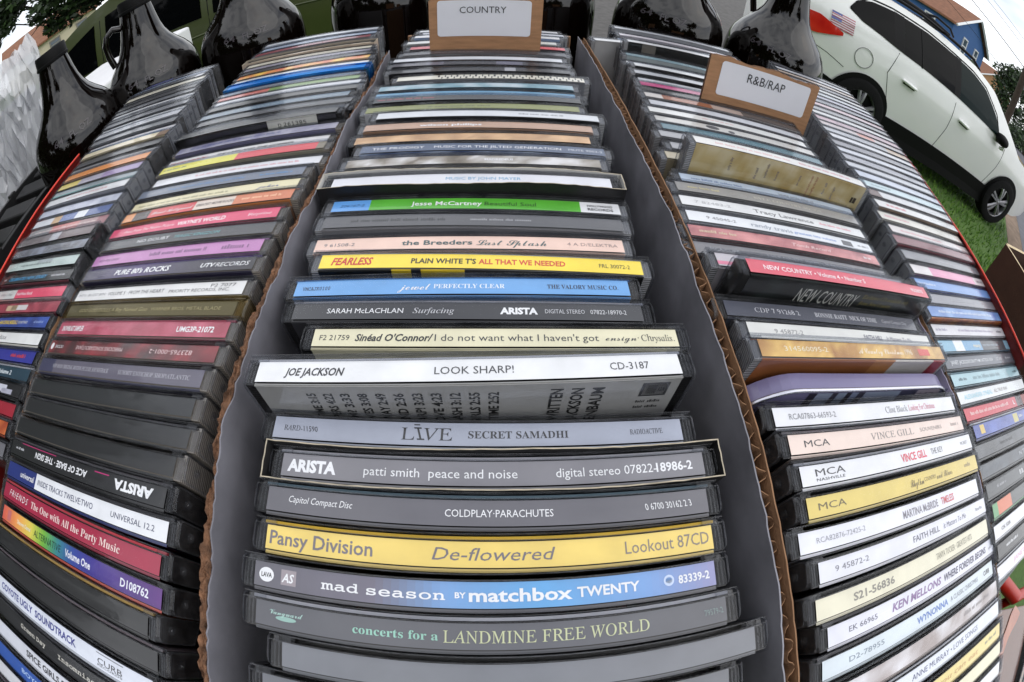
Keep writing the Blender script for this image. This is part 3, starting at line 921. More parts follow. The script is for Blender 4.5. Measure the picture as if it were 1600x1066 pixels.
ROW_OUTER = [
    N(21, 'grey spine low at the picture edge', GY), 
    N(31.5, 'orange photo spine', ('m', (150, 60, 30), (214, 120, 60)), [('~', .5, .9, 2, tw)]),
    N(42, 'plain blood red spine', (150, 24, 44)),
    N(51, 'black spine with a white splash', ('s', [(0, BK), (.2, BK)]), [('~', .5, .7, 2.4, tw), ('#', .7, .82, .2, .8, (196, 196, 206)), ('#', .76, .9, .1, .5, (170, 170, 184))]),
    N(61, 'dark petrol green spine', (22, 54, 70), [('Now Album Volume 2', 'b', .32, .78, 2.6, (214, 222, 226))]),
    N(72, 'ultramarine spine with red lettering', (42, 48, 140), [('~', .7, .9, 2.2, (196, 60, 60))], book=(40, 50, 130), back=(30, 34, 90)),
    N(83.5, 'white spine with a small photo', ('s', [(0, (220, 220, 218)), (.25, (190, 130, 90)), (.4, (224, 224, 222))]), [('dixx', 't', .42, .55, 2.8, (40, 34, 50))], back=(200, 198, 190)),
    N(96, 'deep blue spine with yellow lettering', ('m', (34, 54, 120), (58, 88, 170)), [('HIGH SCHOOL MUSICAL 2', 'b', .33, .62, 2.6, (230, 200, 60)), ('SOUNDTRACK', '', .63, .76, 1.8, tw), ('~', .84, .95, 1.6, (150, 170, 220))], back=(20, 36, 84)),
    N(108, 'wine red spine with a pale box', ('m', (120, 40, 56), (170, 70, 84)), [('#', .30, .47, .2, .8, (196, 170, 140)), ('#', .38, .62, .25, .8, (206, 200, 200))], back=(110, 24, 44), book=(130, 30, 50)),
    N(119.5, 'white and strawberry pink spine', ('s', [(0, (206, 206, 204)), (.36, (222, 76, 106))]), [('Wild 1 Pop', 'i', .1, .3, 1.9, tg), ('NatWest Rock', 'b', .38, .62, 2.2, (244, 214, 220))], back=(190, 150, 150), tray='clear'),
    N(131, 'black spine with sky blue slanted capitals', (24, 25, 28), [('KMT', '', .04, .09, 1.6, tw), ('CELEBRATES NEW JERSEY', 'z', .14, .72, 2.4, (60, 150, 200)), ('~', .77, .93, 1.6, (190, 190, 194))], back=(90, 40, 50)),
    N(141.5, 'pale mint spine', (176, 192, 188), [('~', .25, .7, 1.6, (90, 104, 100)), ('#', .5, .7, .6, 1, (150, 160, 164))], back=(16, 16, 17)),
    N(152.5, 'slate and black spine', ('m', (44, 46, 58), (112, 118, 136)), [], z=1, back=(16, 16, 17)),
    N(163, 'dark plum spine with a pale patch', ('s', [(0, (72, 56, 60)), (.4, (92, 80, 84)), (.5, (160, 160, 168)), (.62, (78, 52, 58))]), [], z=1, back=(16, 16, 17)),
    N(173.5, 'salmon and grey spine', ('s', [(0, (130, 128, 130)), (.34, (186, 92, 88)), (.7, (150, 110, 112)), (.9, (130, 60, 70))]), [('~', .1, .9, 1.5, (220, 200, 196))], tray='clear', back=(110, 106, 110)),
    N(185, 'blue, brown and white spine', ('s', [(0, (206, 208, 214)), (.3, (190, 150, 100)), (.42, (70, 96, 156)), (.62, (214, 216, 220)), (.75, (60, 84, 140))]), [], tray='clear', back=('s', [(0, (180, 180, 182)), (.3, (170, 120, 60)), (.42, (190, 190, 190))])),
    N(197, 'pearl lavender spine', ('m', (160, 164, 184), (200, 204, 216)), [], tray='clear', back=(150, 154, 168)),
    N(206.5, 'white spine with faint red lettering', (210, 210, 212), [('~', .3, .8, 1.5, (196, 110, 120))], tray='clear', back=(150, 152, 160)),
    N(216.5, 'thin teal edged spine', (128, 140, 146), [('#', 0, 1, 0, .3, (50, 136, 130))], tray='clear', back=(96, 100, 106)),
    N(227, 'yellow and lilac spine', ('s', [(0, (214, 190, 80)), (.3, (166, 160, 176)), (.6, (150, 128, 170))]), [], tray='clear', back=(150, 140, 130)),
    N(238, 'amber orange spine', (212, 128, 40), [], tray='grey', back=(190, 150, 120)),
    N(250, 'grey spine with dark lettering', (116, 114, 116), [('~', .2, .5, 1.6, (60, 60, 62))], tray='grey', back=(40, 40, 42)),
    N(261, 'charcoal grey spine', (62, 62, 66), [], tray='grey', back=(30, 30, 32)),
    N(273, 'ivory spine with a brown end', ('s', [(0, (222, 208, 176)), (.9, (120, 90, 60))]), [], tray='clear', z=1),
    N(286, 'white spine with a blue stripe', (206, 204, 208), [('#', 0, .9, .1, .4, (70, 140, 190))], tray='clear', back=(170, 168, 172)),
    N(300, 'dull grey spine', (120, 122, 126), [], tray='grey', z=1),
    N(318, 'off white spine', (204, 205, 207), [], tray='clear', z=1),
    N(334, 'dark grey spine in a rounded case', (66, 68, 72), [], tray='grey', z=2),
    N(350, 'smoke grey spine', (88, 90, 96), [('~', .1, .6, 1.4, (140, 140, 146))], tray='grey', z=2),
    N(367, 'black spine below the blue edge', (34, 34, 38), [], tray='black', z=2),
    N(384, 'black spine with a silver corner', (30, 30, 36), [('#', .9, .98, .1, .9, (190, 190, 196))], tray='black', z=3),
    N(400, 'blue edged dark spine against the bottles', ('s', [(0, (52, 60, 120)), (.5, (44, 46, 60))]), [], tray='grey', z=2),
]

ROW_CARD = [
    N(-101, 'plain dark spine at the picture edge', DG),
    N(-90.5, 'white spine at the lower edge', WH),
    N(-80, 'pale cream spine low in view', CR),
    N(-69.5, 'yellow spine with orange lettering', (226, 204, 120), [('all you can eat', 'i', .44, .80, 2.6, (196, 140, 70)), ('~', .86, .97, 1.8, (120, 120, 90))], tray='black'),
    N(-58.5, 'white spine with narrow blue capitals', (218, 222, 230), [('ANNE MURRAY • LOVE SONGS', '', .36, .80, 2.6, (70, 76, 120))]),
    N(-47, 'marbled pinkish grey spine', ('m', (150, 136, 132), (214, 212, 216)), [('~', .7, .92, 1.8, (130, 120, 120))]),
    N(-36.3, 'pale ice blue spine with blue capitals', (210, 220, 226), [('D2-78955', '', .10, .25, 2.0, (120, 134, 150)), ('WYNONNA', 'b', .42, .615, 2.7, (84, 120, 190)), ('A CLASSIC CHRISTMAS', '', .635, .855, 2.2, (120, 124, 138)), ('CURB', 'b', .91, .965, 2.2, tk)]),
    N(-25.6, 'white spine with slanted purple and navy capitals', (222, 222, 232), [('EK 66965', '', .08, .20, 2.0, (90, 90, 110)), ('KEN MELLONS', 'z', .27, .555, 3.0, (132, 100, 150)), ('WHERE FOREVER BEGINS', 'z', .575, .925, 2.9, (36, 34, 76)), ('epic', 'c', .95, .985, 2.0, tg)], dx=4),
    N(-15, 'dull cream spine with narrow grey lettering', (222, 216, 190), [('S21-56836', 'b', .14, .325, 2.7, (130, 126, 116)), ('TANYA TUCKER · GREATEST HITS', '', .57, .845, 2.6, (136, 130, 112))], dx=-3),
    N(-5.4, 'white spine with grey and blue grey lettering', (222, 222, 230), [('9 45872-2', '', .06, .20, 2.0, (120, 120, 130)), ('FAITH HILL', 'B', .43, .60, 2.4, (96, 96, 112)), ('It Matters To Me', 'i', .63, .81, 2.3, (110, 110, 130)), ('Warner Bros.', '', .90, .965, 1.6, (90, 90, 100))]),
    N(4.3, 'white spine with tall grey and red capitals', (226, 226, 234), [('RCA82876-72425-2', '', .06, .255, 1.8, (150, 150, 158)), ('MARTINA McBRIDE', 'B', .445, .665, 3.0, (126, 122, 132)), ('TIMELESS', 'B', .69, .785, 3.0, (206, 60, 70))], dx=-4),
    N(15, 'mustard yellow spine', (214, 190, 96), [('MCA', '', .04, .15, 2.4, (96, 84, 50)), ('Rhythm', 'c', .475, .56, 3.2, (110, 92, 52)), ('COUNTRY', '', .565, .645, 1.7, (120, 100, 60)), ('and Blues', 'c', .65, .77, 2.9, (110, 92, 52)), ('~', .88, .95, 1.8, (150, 130, 80))]),
    N(25.2, 'white spine with a red name in bold', (226, 226, 230), [('MCA', '', .055, .175, 2.5, tk, .7), ('NASHVILLE', '', .055, .17, 1.0, tk, -1.7), ('VINCE GILL', 'b', .46, .622, 3.2, (218, 70, 88)), ('THE KEY', '', .655, .745, 2.6, (86, 86, 92)), ('MCAD7', '', .90, .96, 1.6, tg)]),
    N(35, 'powder pink spine with grey serif lettering', (228, 206, 194), [('MCA', '', .055, .155, 2.4, tk), ('VINCE GILL', 'u', .35, .60, 2.7, (130, 124, 122)), ('SOUVENIRS', '', .645, .81, 1.7, (140, 130, 126)), ('~', .89, .965, 1.7, (160, 146, 140))]),
    N(45.5, 'white spine with grey and pink narrow lettering', (228, 228, 232), [('RCA07863-66593-2', '', .055, .245, 2.2, (120, 120, 126)), ('Clint Black', 'u', .50, .635, 2.8, (110, 110, 116)), ('Looking For Christmas', 'u', .645, .835, 2.7, (206, 84, 110))]),
    N(71, 'gold brown mottled spine', ('m', (150, 98, 44), (224, 184, 100)), [('314560095-2', '', .09, .27, 2.1, (230, 220, 190)), ('A Country Christmas 1996', 'c', .42, .75, 2.8, (244, 230, 206)), ('#', .80, .885, .25, .75, (206, 70, 60))], z=7, tray='clear', back=('s', [(0, (150, 92, 52)), (.5, (176, 120, 70)), (.62, (200, 196, 190)), (.9, (150, 40, 44))]), dx=-3),
    N(81.5, 'chalk white spine above an orange back', (224, 223, 218), [('9 45872-2', '', .10, .22, 2.0, (140, 138, 140)), ('FAITH HILL', 'B', .53, .645, 2.3, (90, 88, 110)), ('It Matters To Me', 'i', .67, .85, 2.2, (110, 106, 130))], z=2, tray='clear', back=('s', [(0, (176, 96, 54)), (.3, (196, 170, 150)), (.5, (150, 120, 100))])),
    N(92, 'slate grey spine with white serif lettering', (82, 84, 96), [('CDP 7 91268 2', 'u', .11, .30, 2.2, (210, 210, 216)), ('BONNIE RAITT  NICK OF TIME', 's', .37, .715, 2.3, (214, 214, 220)), ('Capitol Compact Disc', 'i', .75, .93, 1.8, (186, 186, 194))], z=1, dx=-6, tray='grey'),
    N(102.8, 'coral red spine standing tall above a black back', (214, 80, 98), [('NEW COUNTRY • Volume 4 • Number 5', 'B', .06, .55, 2.3, (244, 226, 228)), ('9GG0070', 'b', .87, .965, 2.0, (246, 226, 228))], z=13, dx=2, tray='black', back=('m', (14, 14, 15), (40, 48, 46)), backtexts=[('NEW COUNTRY', 'i', .22, .53, 4.0, 8.0, (196, 196, 188)), ('Exclusive CD available only', 't', .55, .86, 3.6, 2.4, (150, 136, 60)), ('from New Country', 't', .55, .76, 7.6, 2.4, (150, 136, 60))]),
    N(112.5, 'silver spine with a pink stripe', (190, 184, 190), [('#', .0, .9, .1, .38, (222, 120, 150)), ('~', .3, .7, 1.3, (230, 200, 210))], z=5, tray='clear', dx=-4),
    N(121, 'grey spine with white capitals', (112, 110, 114), [('MCA/CURB', '', .06, .18, 1.8, (216, 216, 218)), ('LYLE LOVETT JOSHUA JUDGES RUTH', 's', .30, .78, 2.0, (204, 204, 208))], tray='clear', dx=-8),
    N(131, 'dusty rose spine', ('m', (158, 84, 88), (214, 140, 138)), [('~', .04, .2, 1.8, (206, 180, 150)), ('Tomb Record', 'i', .46, .68, 2.1, (236, 204, 200)), ('~', .9, .95, 1.6, tw)], tray='clear', dx=-8, back=(96, 30, 32)),
    N(141.5, 'white spine with pale blue lettering', (222, 224, 228), [('9 45045-2', '', .08, .21, 1.9, tg), ('randy travis', '', .28, .49, 2.7, (130, 140, 156)), ('greatest hits volume', 'B', .50, .75, 1.8, (140, 164, 214)), ('#', .79, .86, .2, .75, (70, 70, 76)), ('~', .9, .98, 1.4, tg)], tray='clear', dx=-6),
    N(152.5, 'white spine with heavy grey lettering', (220, 220, 220), [('7 82483-2', '', .06, .22, 1.9, (170, 170, 172)), ('Tracy Lawrence', 'B', .33, .66, 2.7, (110, 110, 112)), ('~', .70, .92, 1.6, (226, 150, 160))], tray='clear', dx=-6),
    N(163.5, 'silver grey spine with tan lettering', (150, 148, 146), [('~', .05, .2, 1.7, (190, 180, 140)), ('KYLE COUNTRY SONGS', 's', .36, .75, 1.9, (190, 186, 176))], tray='clear', dx=-4),
    N(173, 'powder blue spine', (190, 204, 222), [('~', .05, .3, 1.6, (120, 140, 180)), ('~', .5, .72, 1.6, (130, 140, 160))], tray='clear', dx=0),
    N(183, 'ivory spine over a tall parchment coloured back', (214, 212, 208), [('~', .1, .5, 1.6, (214, 160, 160)), ('~', .55, .9, 1.6, (206, 120, 130))], z=16, dx=6, tray='clear', back=('m', (178, 150, 86), (216, 204, 168)), yaw=-.055,
      backtexts=[('|', s, '', f, d, 1.7, L, c) for s, f, d, L, c in [('only a day', .18, 4, 8, (80, 74, 110)), ('the road', .32, 7, 7, (80, 74, 110)), ('another mile', .37, 3, 9, (80, 74, 110)), ('home', .43, 6, 6, (80, 74, 110)), ('ten more', .56, 5, 7, (80, 74, 110)), ('produced and recorded', .63, 3, 14, (150, 60, 50)), ('mixed by the band', .66, 3, 13, (150, 60, 50)), ('for all', .73, 5, 8, (110, 110, 130)), ('good night', .79, 6, 9, (110, 110, 130))]] + [('#', .93, .97, 9, 13, (60, 50, 40))] + [('#', .945, .95, 8.5, 13.5, (200, 190, 160))]),
    N(194, 'sandy brown spine behind the parchment back', (180, 168, 140), [], tray='clear'),
    N(204.5, 'dim silver spine', (150, 150, 154), [], tray='clear'),
    N(214, 'black topped silver spine', ('s', [(0, (150, 150, 154)), (.2, (60, 60, 64)), (.7, (160, 160, 164))]), [], tray='clear', z=1),
    N(223.5, 'teal spine', (62, 104, 118), [('~', .2, .9, 1.3, (110, 150, 160))], tray='clear', z=1, back=(190, 190, 192)),
    N(233, 'grey white spine with two black spots', (196, 194, 190), [('O', .28, .36, .2, .9, (50, 50, 54)), ('O', .41, .45, .1, .6, (60, 60, 64))], tray='clear', z=1),
    N(242.5, 'clean white spine', (216, 216, 214), [('~', .3, .5, 1.3, (216, 160, 160))], tray='clear', z=1.5),
    N(252.5, 'lustrous silver spine', (196, 198, 204), [], tray='clear', z=2),
    N(262.5, 'white and russet spine below the white sticker', ('s', [(0, (206, 200, 196)), (.1, (150, 92, 66)), (.4, (180, 160, 150)), (.6, (70, 66, 66))]), [], tray='clear', z=3),
    N(277, 'black spine just behind the R&B/RAP card', (36, 34, 36), [], tray='clear', z=3, back=(200, 200, 202)),
    N(291, 'magenta spine', (176, 46, 110), [('~', .4, .6, 2.0, (206, 190, 70))], tray='clear', z=3, back=(50, 40, 50)),
    N(306, 'silver and black spine', (176, 178, 184), [], tray='clear', z=4, back=(26, 26, 28)),
    N(322, 'white glossy spine over black', (206, 208, 210), [], tray='clear', z=3, back=(40, 40, 42)),
    N(338, 'grey teal spine', (116, 142, 152), [], tray='clear', z=4, back=(160, 170, 172)),
    N(358, 'white spine over a tall black back', (204, 204, 206), [], tray='clear', z=11, back=('s', [(0, (20, 22, 22)), (.1, (110, 106, 100)), (.2, (20, 22, 22))]), dx=2),
    N(375, 'white edged case standing out of line', (210, 210, 210), [], tray='clear', z=5, dx=-26, yaw=.12),
    N(396, 'clear spine with a pink hint', (196, 190, 196), [], tray='clear', z=5),
    N(418, 'rear clear spine below the bottle', (176, 178, 184), [], tray='clear', z=6),
]

_r2 = [('silver spine', SV), ('cloudy grey spine', (160, 160, 168)), ('white spine with a blue thread', (200, 202, 210)), ('smoky spine', (136, 134, 140)), ('ice white spine', (212, 212, 216)),
       ('tan ended spine', ('s', [(0, (176, 178, 184)), (.7, (196, 170, 140))])), ('coral threaded spine', ('s', [(0, (190, 176, 176)), (.4, (206, 130, 110)), (.6, (190, 180, 180))])), ('pink grey spine', (190, 160, 168)),
       ('soft white spine', (208, 208, 208)), ('ash grey spine', (150, 150, 152)), ('pale rose spine', (206, 176, 182)), ('steel grey spine', (130, 134, 142)), ('lilac grey spine', (168, 164, 182)), ('frosty spine', (196, 202, 208)),
       ('milk white spine', (214, 214, 212)), ('dusky spine', (110, 110, 118)), ('faded peach spine', (206, 186, 170)), ('bright silver spine', (206, 208, 214)), ('shadow grey spine', (92, 92, 98))]
ROW_CARTON = [
    N(-41.5, 'white spine with pale pink capitals', (226, 226, 230), [('JANET JACKSON', '', .2, .6, 2.6, (222, 150, 180))], book=(220, 220, 224)),
    N(-31, 'black spine with one white word', BK, [('~', .1, .25, 1.5, tw), ('MARY J.', 'b', .5, .7, 2.2, tw)]),
    N(-21.5, 'white spine with tall red capitals', (224, 224, 228), [('CK 52K', 'b', .08, .2, 1.7, tk), ('MARIAH CAREY', 'B', .42, .75, 3.0, (196, 44, 60))]),
    N(-11.5, 'dark spine with an orange and green block', ('s', [(0, (80, 150, 90)), (.06, (206, 100, 50)), (.24, (38, 44, 46))]), [('~', .6, .9, 1.8, (150, 120, 80))]),
    N(-1.8, 'dark spine with bold white capitals', (36, 42, 48), [('~', .12, .24, 1.6, (160, 160, 164)), ('B.B. JAY  UNIVERSAL', 'B', .45, .85, 2.6, tw)]),
    N(8, 'blue black spine', ('m', (30, 38, 48), (62, 72, 84)), [('N TOTAL', '', .55, .8, 2.4, (190, 194, 200))]),
    N(17.5, 'charcoal mottled spine', ('m', (48, 50, 54), (84, 86, 92)), [('~', .3, .5, 2.0, (30, 30, 32))]),
    N(27, 'cobalt spine with yellow specks', ('m', (62, 76, 150), (92, 110, 184)), [('#', .07, .12, .2, .9, (210, 180, 90)), ('#', .55, .63, .1, .9, (196, 184, 110)), ('~', .65, .72, 1.8, tw)]),
    N(36.5, 'cherry red spine with a dark end', ('s', [(0, (200, 52, 66)), (.74, (60, 26, 26)), (.86, (150, 60, 40))]), [('~', .06, .6, 2.0, (240, 200, 196)), ('L', 'b', .68, .71, 2.6, tw)]),
    N(46.5, 'white spine with aqua and grey lettering', (222, 224, 224), [("ALEXANDER O'NEAL", 'B', .06, .42, 2.6, (150, 206, 222)), ('ALL TRUE MAN', '', .45, .66, 2.3, (150, 140, 134))]),
    N(57, 'pale aqua spine', (158, 192, 200), [('~', .07, .16, 1.7, (70, 96, 104)), ('~', .24, .64, 2.4, (120, 146, 154)), ('~', .88, .95, 1.6, (70, 96, 104))], book=(140, 176, 186), back=(120, 156, 166)),
    N(67.3, 'slate spine with one line of white capitals', (84, 88, 98), [("JANET JACKSON'S RHYTHM NATION 1814", 'B', .06, .62, 2.3, (216, 218, 222)), ('CD 3920', '', .68, .78, 2.0, (200, 200, 204)), ('~', .85, .96, 1.6, (180, 180, 186))], tray='clear'),
    N(77.5, 'blue and black spine with a white panel', ('s', [(0, (130, 176, 200)), (.16, (226, 228, 230)), (.27, (110, 160, 196)), (.52, (44, 48, 56)), (.92, (130, 170, 190))]), [('macy', 'b', .40, .5, 2.4, (220, 214, 190)), ('~', .54, .8, 2.0, (150, 160, 170))], tray='clear'),
    N(88, 'chalky spine with lavender lettering', (212, 210, 214), [('~', .03, .15, 1.8, (150, 144, 170)), ('~', .28, .8, 1.8, (160, 150, 176)), ('~', .86, .95, 1.8, (70, 66, 80))], tray='clear'),
    N(98.5, 'mid blue spine above an orange patterned back', ('m', (76, 118, 184), (120, 156, 206)), [('~', .1, .85, 1.9, (206, 220, 240))], tray='clear', back=('m', (120, 44, 28), (226, 150, 60)), z=3),
    N(108, 'pewter spine', (132, 132, 140), [('~', .3, .6, 1.2, (170, 170, 176))], tray='clear', back=(60, 60, 64), z=2),
    N(118.5, 'vivid blue case', (104, 146, 206), [('~', .02, .2, 1.8, (206, 220, 240))], tray='clear', book=(36, 84, 176), back=(36, 84, 176), z=2),
    N(129, 'candy pink and white spine', ('s', [(0, (214, 208, 208)), (.2, (222, 140, 176)), (.8, (214, 206, 208))]), [('~', .85, .95, 1.8, (110, 100, 106))], tray='clear', back=(92, 56, 84), z=2),
    N(140, 'gunmetal spine', (126, 126, 132), [('~', .4, .6, 1.4, (176, 176, 182))], tray='clear', back=(60, 62, 62), backtexts=[('#', .1, .4, .5, 2.5, (186, 186, 186))], z=2),
    N(151, 'maroon spine in a bright case', (112, 40, 54), [], tray='clear', z=3, back=(110, 36, 50)),
    N(161.5, 'white spine with faint rose lettering', (214, 206, 204), [('~', .1, .6, 1.6, (220, 150, 160))], tray='clear', z=1, back=(200, 196, 190)),
    N(172, 'bone white spine', (208, 204, 194), [('~', .05, .3, 1.6, (220, 130, 150))], tray='clear', z=1),
    N(183, 'white spine with a red word', (216, 214, 212), [('~', .1, .3, 2.2, (206, 70, 90))], tray='clear', z=2, back=(130, 110, 90)),
    N(193.5, 'black flecked white spine', ('s', [(0, (90, 60, 50)), (.12, (204, 204, 206))]), [], tray='clear', z=2),
    N(203, 'pale cyan spine', (186, 206, 212), [('~', .1, .3, 1.5, (130, 150, 156))], tray='clear', z=2),
    N(213.5, 'washed blue spine', (190, 196, 210), [], tray='clear', z=2),
]
_y = 224.0
for i, (lk, sp_) in enumerate(_r2):
    ROW_CARTON.append(N(_y, lk, sp_, [('~', .2, .8, 1.3, (150, 146, 160))] if i % 2 else [('#', 0, 1, .0, .2, (90, 92, 104))], tray='clear', z=2, back=tuple(max(40, v - 60 - 20 * (i % 3)) for v in (sp_ if isinstance(sp_[0], int) else SV))))
    _y += 11.4 + 0.1 * i


def interp(tab, y):
    if y <= tab[0][0]:
        return tab[0][1]
    for (a, va), (b, vb) in zip(tab, tab[1:]):
        if y <= b:
            return va + (vb - va) * (y - a) / (b - a)
    return tab[-1][1]


ROWS = [('middle', 'grey lined box', ROW_MIDDLE, [(0, 0), (400, 0)], [(0, -.004), (120, -.012), (400, -.02)]),
        ('torn', 'row along the torn cardboard', ROW_TORN, [(-100, -157), (0, -154.5), (84, -153), (150, -148), (240, -142), (345, -152), (450, -171)], [(0, -.012), (100, -.026), (400, -.03)]),
        ('outer', 'row beside the black crate', ROW_OUTER, [(0, -280), (110, -285), (145, -295), (250, -302), (300, -311), (410, -341)], [(0, -.01), (90, -.03), (150, -.075), (400, -.09)]),
        ('card', 'row with the R&B/RAP card', ROW_CARD, [(-60, 150), (50, 149), (90, 147), (160, 147), (250, 153), (400, 168)], [(-40, -.028), (0, -.045), (100, -.042), (400, -.05)]),
        ('carton', 'row beside the brown carton', ROW_CARTON, [(0, 274), (70, 275), (117, 285), (182, 302), (250, 315), (317, 332), (445, 360)], [(0, -.02), (60, -.004), (120, .008), (400, .03)])]
GROUPS = {'middle': 'cd cases in the grey lined box', 'torn': 'cd cases along the torn cardboard', 'outer': 'cd cases beside the black crate', 'card': 'cd cases in the row with the second card', 'carton': 'cd cases beside the brown carton'}

keys = set()
for _, _, rows, _, _ in ROWS:
    for s in rows:
        for t in s['texts']:
            if t[0] not in ('~', '#', 'O'):
                keys.add((t[0], t[1]))
        for t in s.get('backtexts', ()):
            if t[0] == '|':
                keys.add((t[1], t[2]))
            elif t[0] not in ('~', '#'):
                keys.add((t[0], t[1]))
keys |= {('COUNTRY', ''), ('R&B/RAP', ''), ('64', 'B'), ('FL OZ', 'B'), ('OZ', 'B')}
make_texts(sorted(keys))

ZADD = {'outer': [(95, 0), (160, 7.5), (300, 9), (430, 5)], 'carton': [(115, 0), (190, 7), (310, 7), (440, 4)]}   # the outer rows ride up a little towards the back
seed = 0
FILL = [('thin frosted line', (196, 198, 204)), ('dim glassy', (120, 122, 128)), ('narrow white', (214, 214, 216)), ('dark glassy', (46, 46, 50)), ('thin cream', (212, 206, 188)), ('thin bluish', (150, 164, 186)), ('thin smoke', (96, 98, 104)), ('thin rose', (196, 160, 164))]
for key, where, rows, xt, yt in ROWS:
    rows.sort(key=lambda s: s['y'])
    extra = []
    for a, b in zip(rows, rows[1:]):                      # the far ends are packed tight
        if b['y'] - a['y'] > 14.6 and a['y'] > 200 and 'card' not in a['look']:
            nm, c = FILL[len(extra) % len(FILL)]
            extra.append(N((a['y'] + b['y']) / 2, nm + ' spine behind the ' + a['look'].split(' spine')[0].split(' case')[0].replace('spine ', '') + ' one', c, [('~', .1, .8, 1.3, tuple(int(v * .6) for v in c))], tray='clear' if c[0] > 100 else 'black', z=rnd.uniform(0, 3)))
            mid = (a['y'] + b['y']) / 2
            a['y'] -= max(0, (21 - (b['y'] - a['y'])) / 2)
    rows += extra
    rows.sort(key=lambda s: s['y'])
    for s in rows:
        za = interp(ZADD[key], s['y']) if key in ZADD else 0.0
        s['y0'] = s['y']
        s['za'] = za
        s['y'] *= 1 - za / 111.6
    for _ in range(60):                                   # cases touch but never overlap
        for a, b in zip(rows, rows[1:]):
            need = 10.45 + (.7 if a.get('sleeve') else 0) + (.7 if b.get('sleeve') else 0)
            gap = b['y'] - a['y']
            if gap < need:
                a['y'] -= (need - gap) / 2
                b['y'] += (need - gap) / 2
    for s in rows:
        seed += 1
        s['seed'] = seed
        s['x'] = interp(xt, s['y'] / (1 - s['za'] / 111.6)) * (1 - s['za'] / 111.6) + s.get('dx', rnd.uniform(-2.5, 2.5) if key != 'middle' else 0)
        s['z'] = s.get('z', 0) + (rnd.uniform(-1.5, 1.5) if 'z' not in s and key != 'middle' else rnd.uniform(-.5, .5) if 'z' not in s else 0)
        s['z'] += s['za']
        s['yaw'] = s.get('yaw', interp(yt, s['y']) + rnd.uniform(-.006, .006))
        s['lean'] = s.get('lean', R(rnd.uniform(-0.6, 0.6)))
        s['roll'] = R(rnd.uniform(-0.35, 0.35))
        if not s.get('book') and rnd.random() < .45:
            s['book'] = rnd.choice([(200, 200, 204), (150, 150, 156), (60, 58, 62), (36, 36, 40), (90, 80, 84)])
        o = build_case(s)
        tag(o, '%s, %s' % (s['look'], where), 'cd case', GROUPS[key])

# ------------------------------------------------------------------ cardboard, red bin, table
KRAFT = mat('kraft_cardboard', (138, 103, 74), 0.85, vary=0.16, scale=90, bump=0.25, bscale=700)
KRAFT_DARK = mat('kraft_cardboard_brown', (92, 66, 47), 0.9, vary=0.2, scale=70, bump=0.3, bscale=600)
LINER = mat('grey_board_liner', (126, 125, 132), 0.55, vary=0.3, scale=38, bump=0.9, bscale=26, detail=9)
TORN = mat('torn_cardboard_fibre', (112, 80, 58), 0.95, vary=0.5, scale=260, bump=0.9, bscale=500)
PALE_EDGE = mat('pale_cut_edge', (206, 186, 150), 0.85, vary=0.15, scale=200)


def corrugated(path, z0, ztop, th, flute=7.4, ragged=0.6, inner_left=True, inner=LINER, outer=KRAFT, name='wall', parent=None, seed=1):
    """corrugated board along a straight path: white liner, zigzag flutes, kraft liner. mm"""
    r = random.Random(seed)
    (x0, y0), (x1, y1) = path
    L = math.hypot(x1 - x0, y1 - y0)
    dx, dy = (x1 - x0) / L, (y1 - y0) / L
    nx, ny = -dy, dx
    if not inner_left:
        nx, ny = -nx, -ny

    def sheet(o, t, rg, mi, m, step=3.0, bulge=0.0):
        n = int(L / step)
        prev = None
        j = 0.0
        for i in range(n + 1):
            s = L * i / n
            j = 0.75 * j + r.uniform(-rg, rg)
            z = ztop(y0 + dy * s) + j
            b = bulge * math.sin(s * 0.045 + seed) + bulge * 0.5 * math.sin(s * 0.21)
            p = []
            for k in (o + b, o + t + b):
                p.append((x0 + dx * s + nx * k, y0 + dy * s + ny * k))
            cur = [(p[0][0], p[0][1], z0), (p[0][0], p[0][1], z), (p[1][0], p[1][1], z), (p[1][0], p[1][1], z0)]
            if prev:
                for k in range(3):
                    m.poly([prev[k], cur[k], cur[k + 1], prev[k + 1]], mi)
            prev = cur
    m = MB()
    sheet(0.0, 0.5, ragged, 0, m, bulge=0.35)
    sheet(-th, 0.5, ragged * 0.5, 1, m)
    # flutes
    n = int(L / (flute / 8))
    pv = None
    ph, am, dz = 0.0, 1.0, 0.0
    for i in range(n + 1):
        s = L * i / n
        ph += 2 * math.pi / 8 * (1 + r.uniform(-.3, .3))
        am = max(.55, min(1.0, am + r.uniform(-.12, .12)))
        dz = max(-2.2, min(.2, dz + r.uniform(-.45, .45)))
        mid_, amp_ = (-th + .4) / 2, (th - .75) / 2 * am
        k = mid_ + amp_ * math.sin(ph + .35 * math.sin(2 * ph))
        z = ztop(y0 + dy * s) - 0.5 + dz
        c = [(x0 + dx * s + nx * k, y0 + dy * s + ny * k, z - 26), (x0 + dx * s + nx * k, y0 + dy * s + ny * k, z)]
        if pv:
            q = 0.32
            m.poly([pv[0], c[0], c[1], pv[1]], 1)
            a, b = pv, c
            m.poly([(a[1][0] + dx * q, a[1][1] + dy * q, a[1][2]), (b[1][0] + dx * q, b[1][1] + dy * q, b[1][2]), b[1], a[1]], 1)
        pv = c
    return m.build(name, [inner, outer], parent, scale=MM)


# middle box: white inside, brown outside
box = empty('cardboard_box', (0, 0.15, -0.149))
tag(box, 'open corrugated cardboard box with grey lining and one torn wall, full of cd cases', 'cardboard box')
BOXI = Matrix.Translation(-box.location)


def into_box(o):
    o.matrix_parent_inverse = BOXI
    return o


into_box(corrugated(((77.0, -120), (71.5, 386)), -149, lambda y: 1.5 - 1.2 * math.sin((y + 100) / 160.0), 4.6, name='side_wall', parent=box, seed=4))
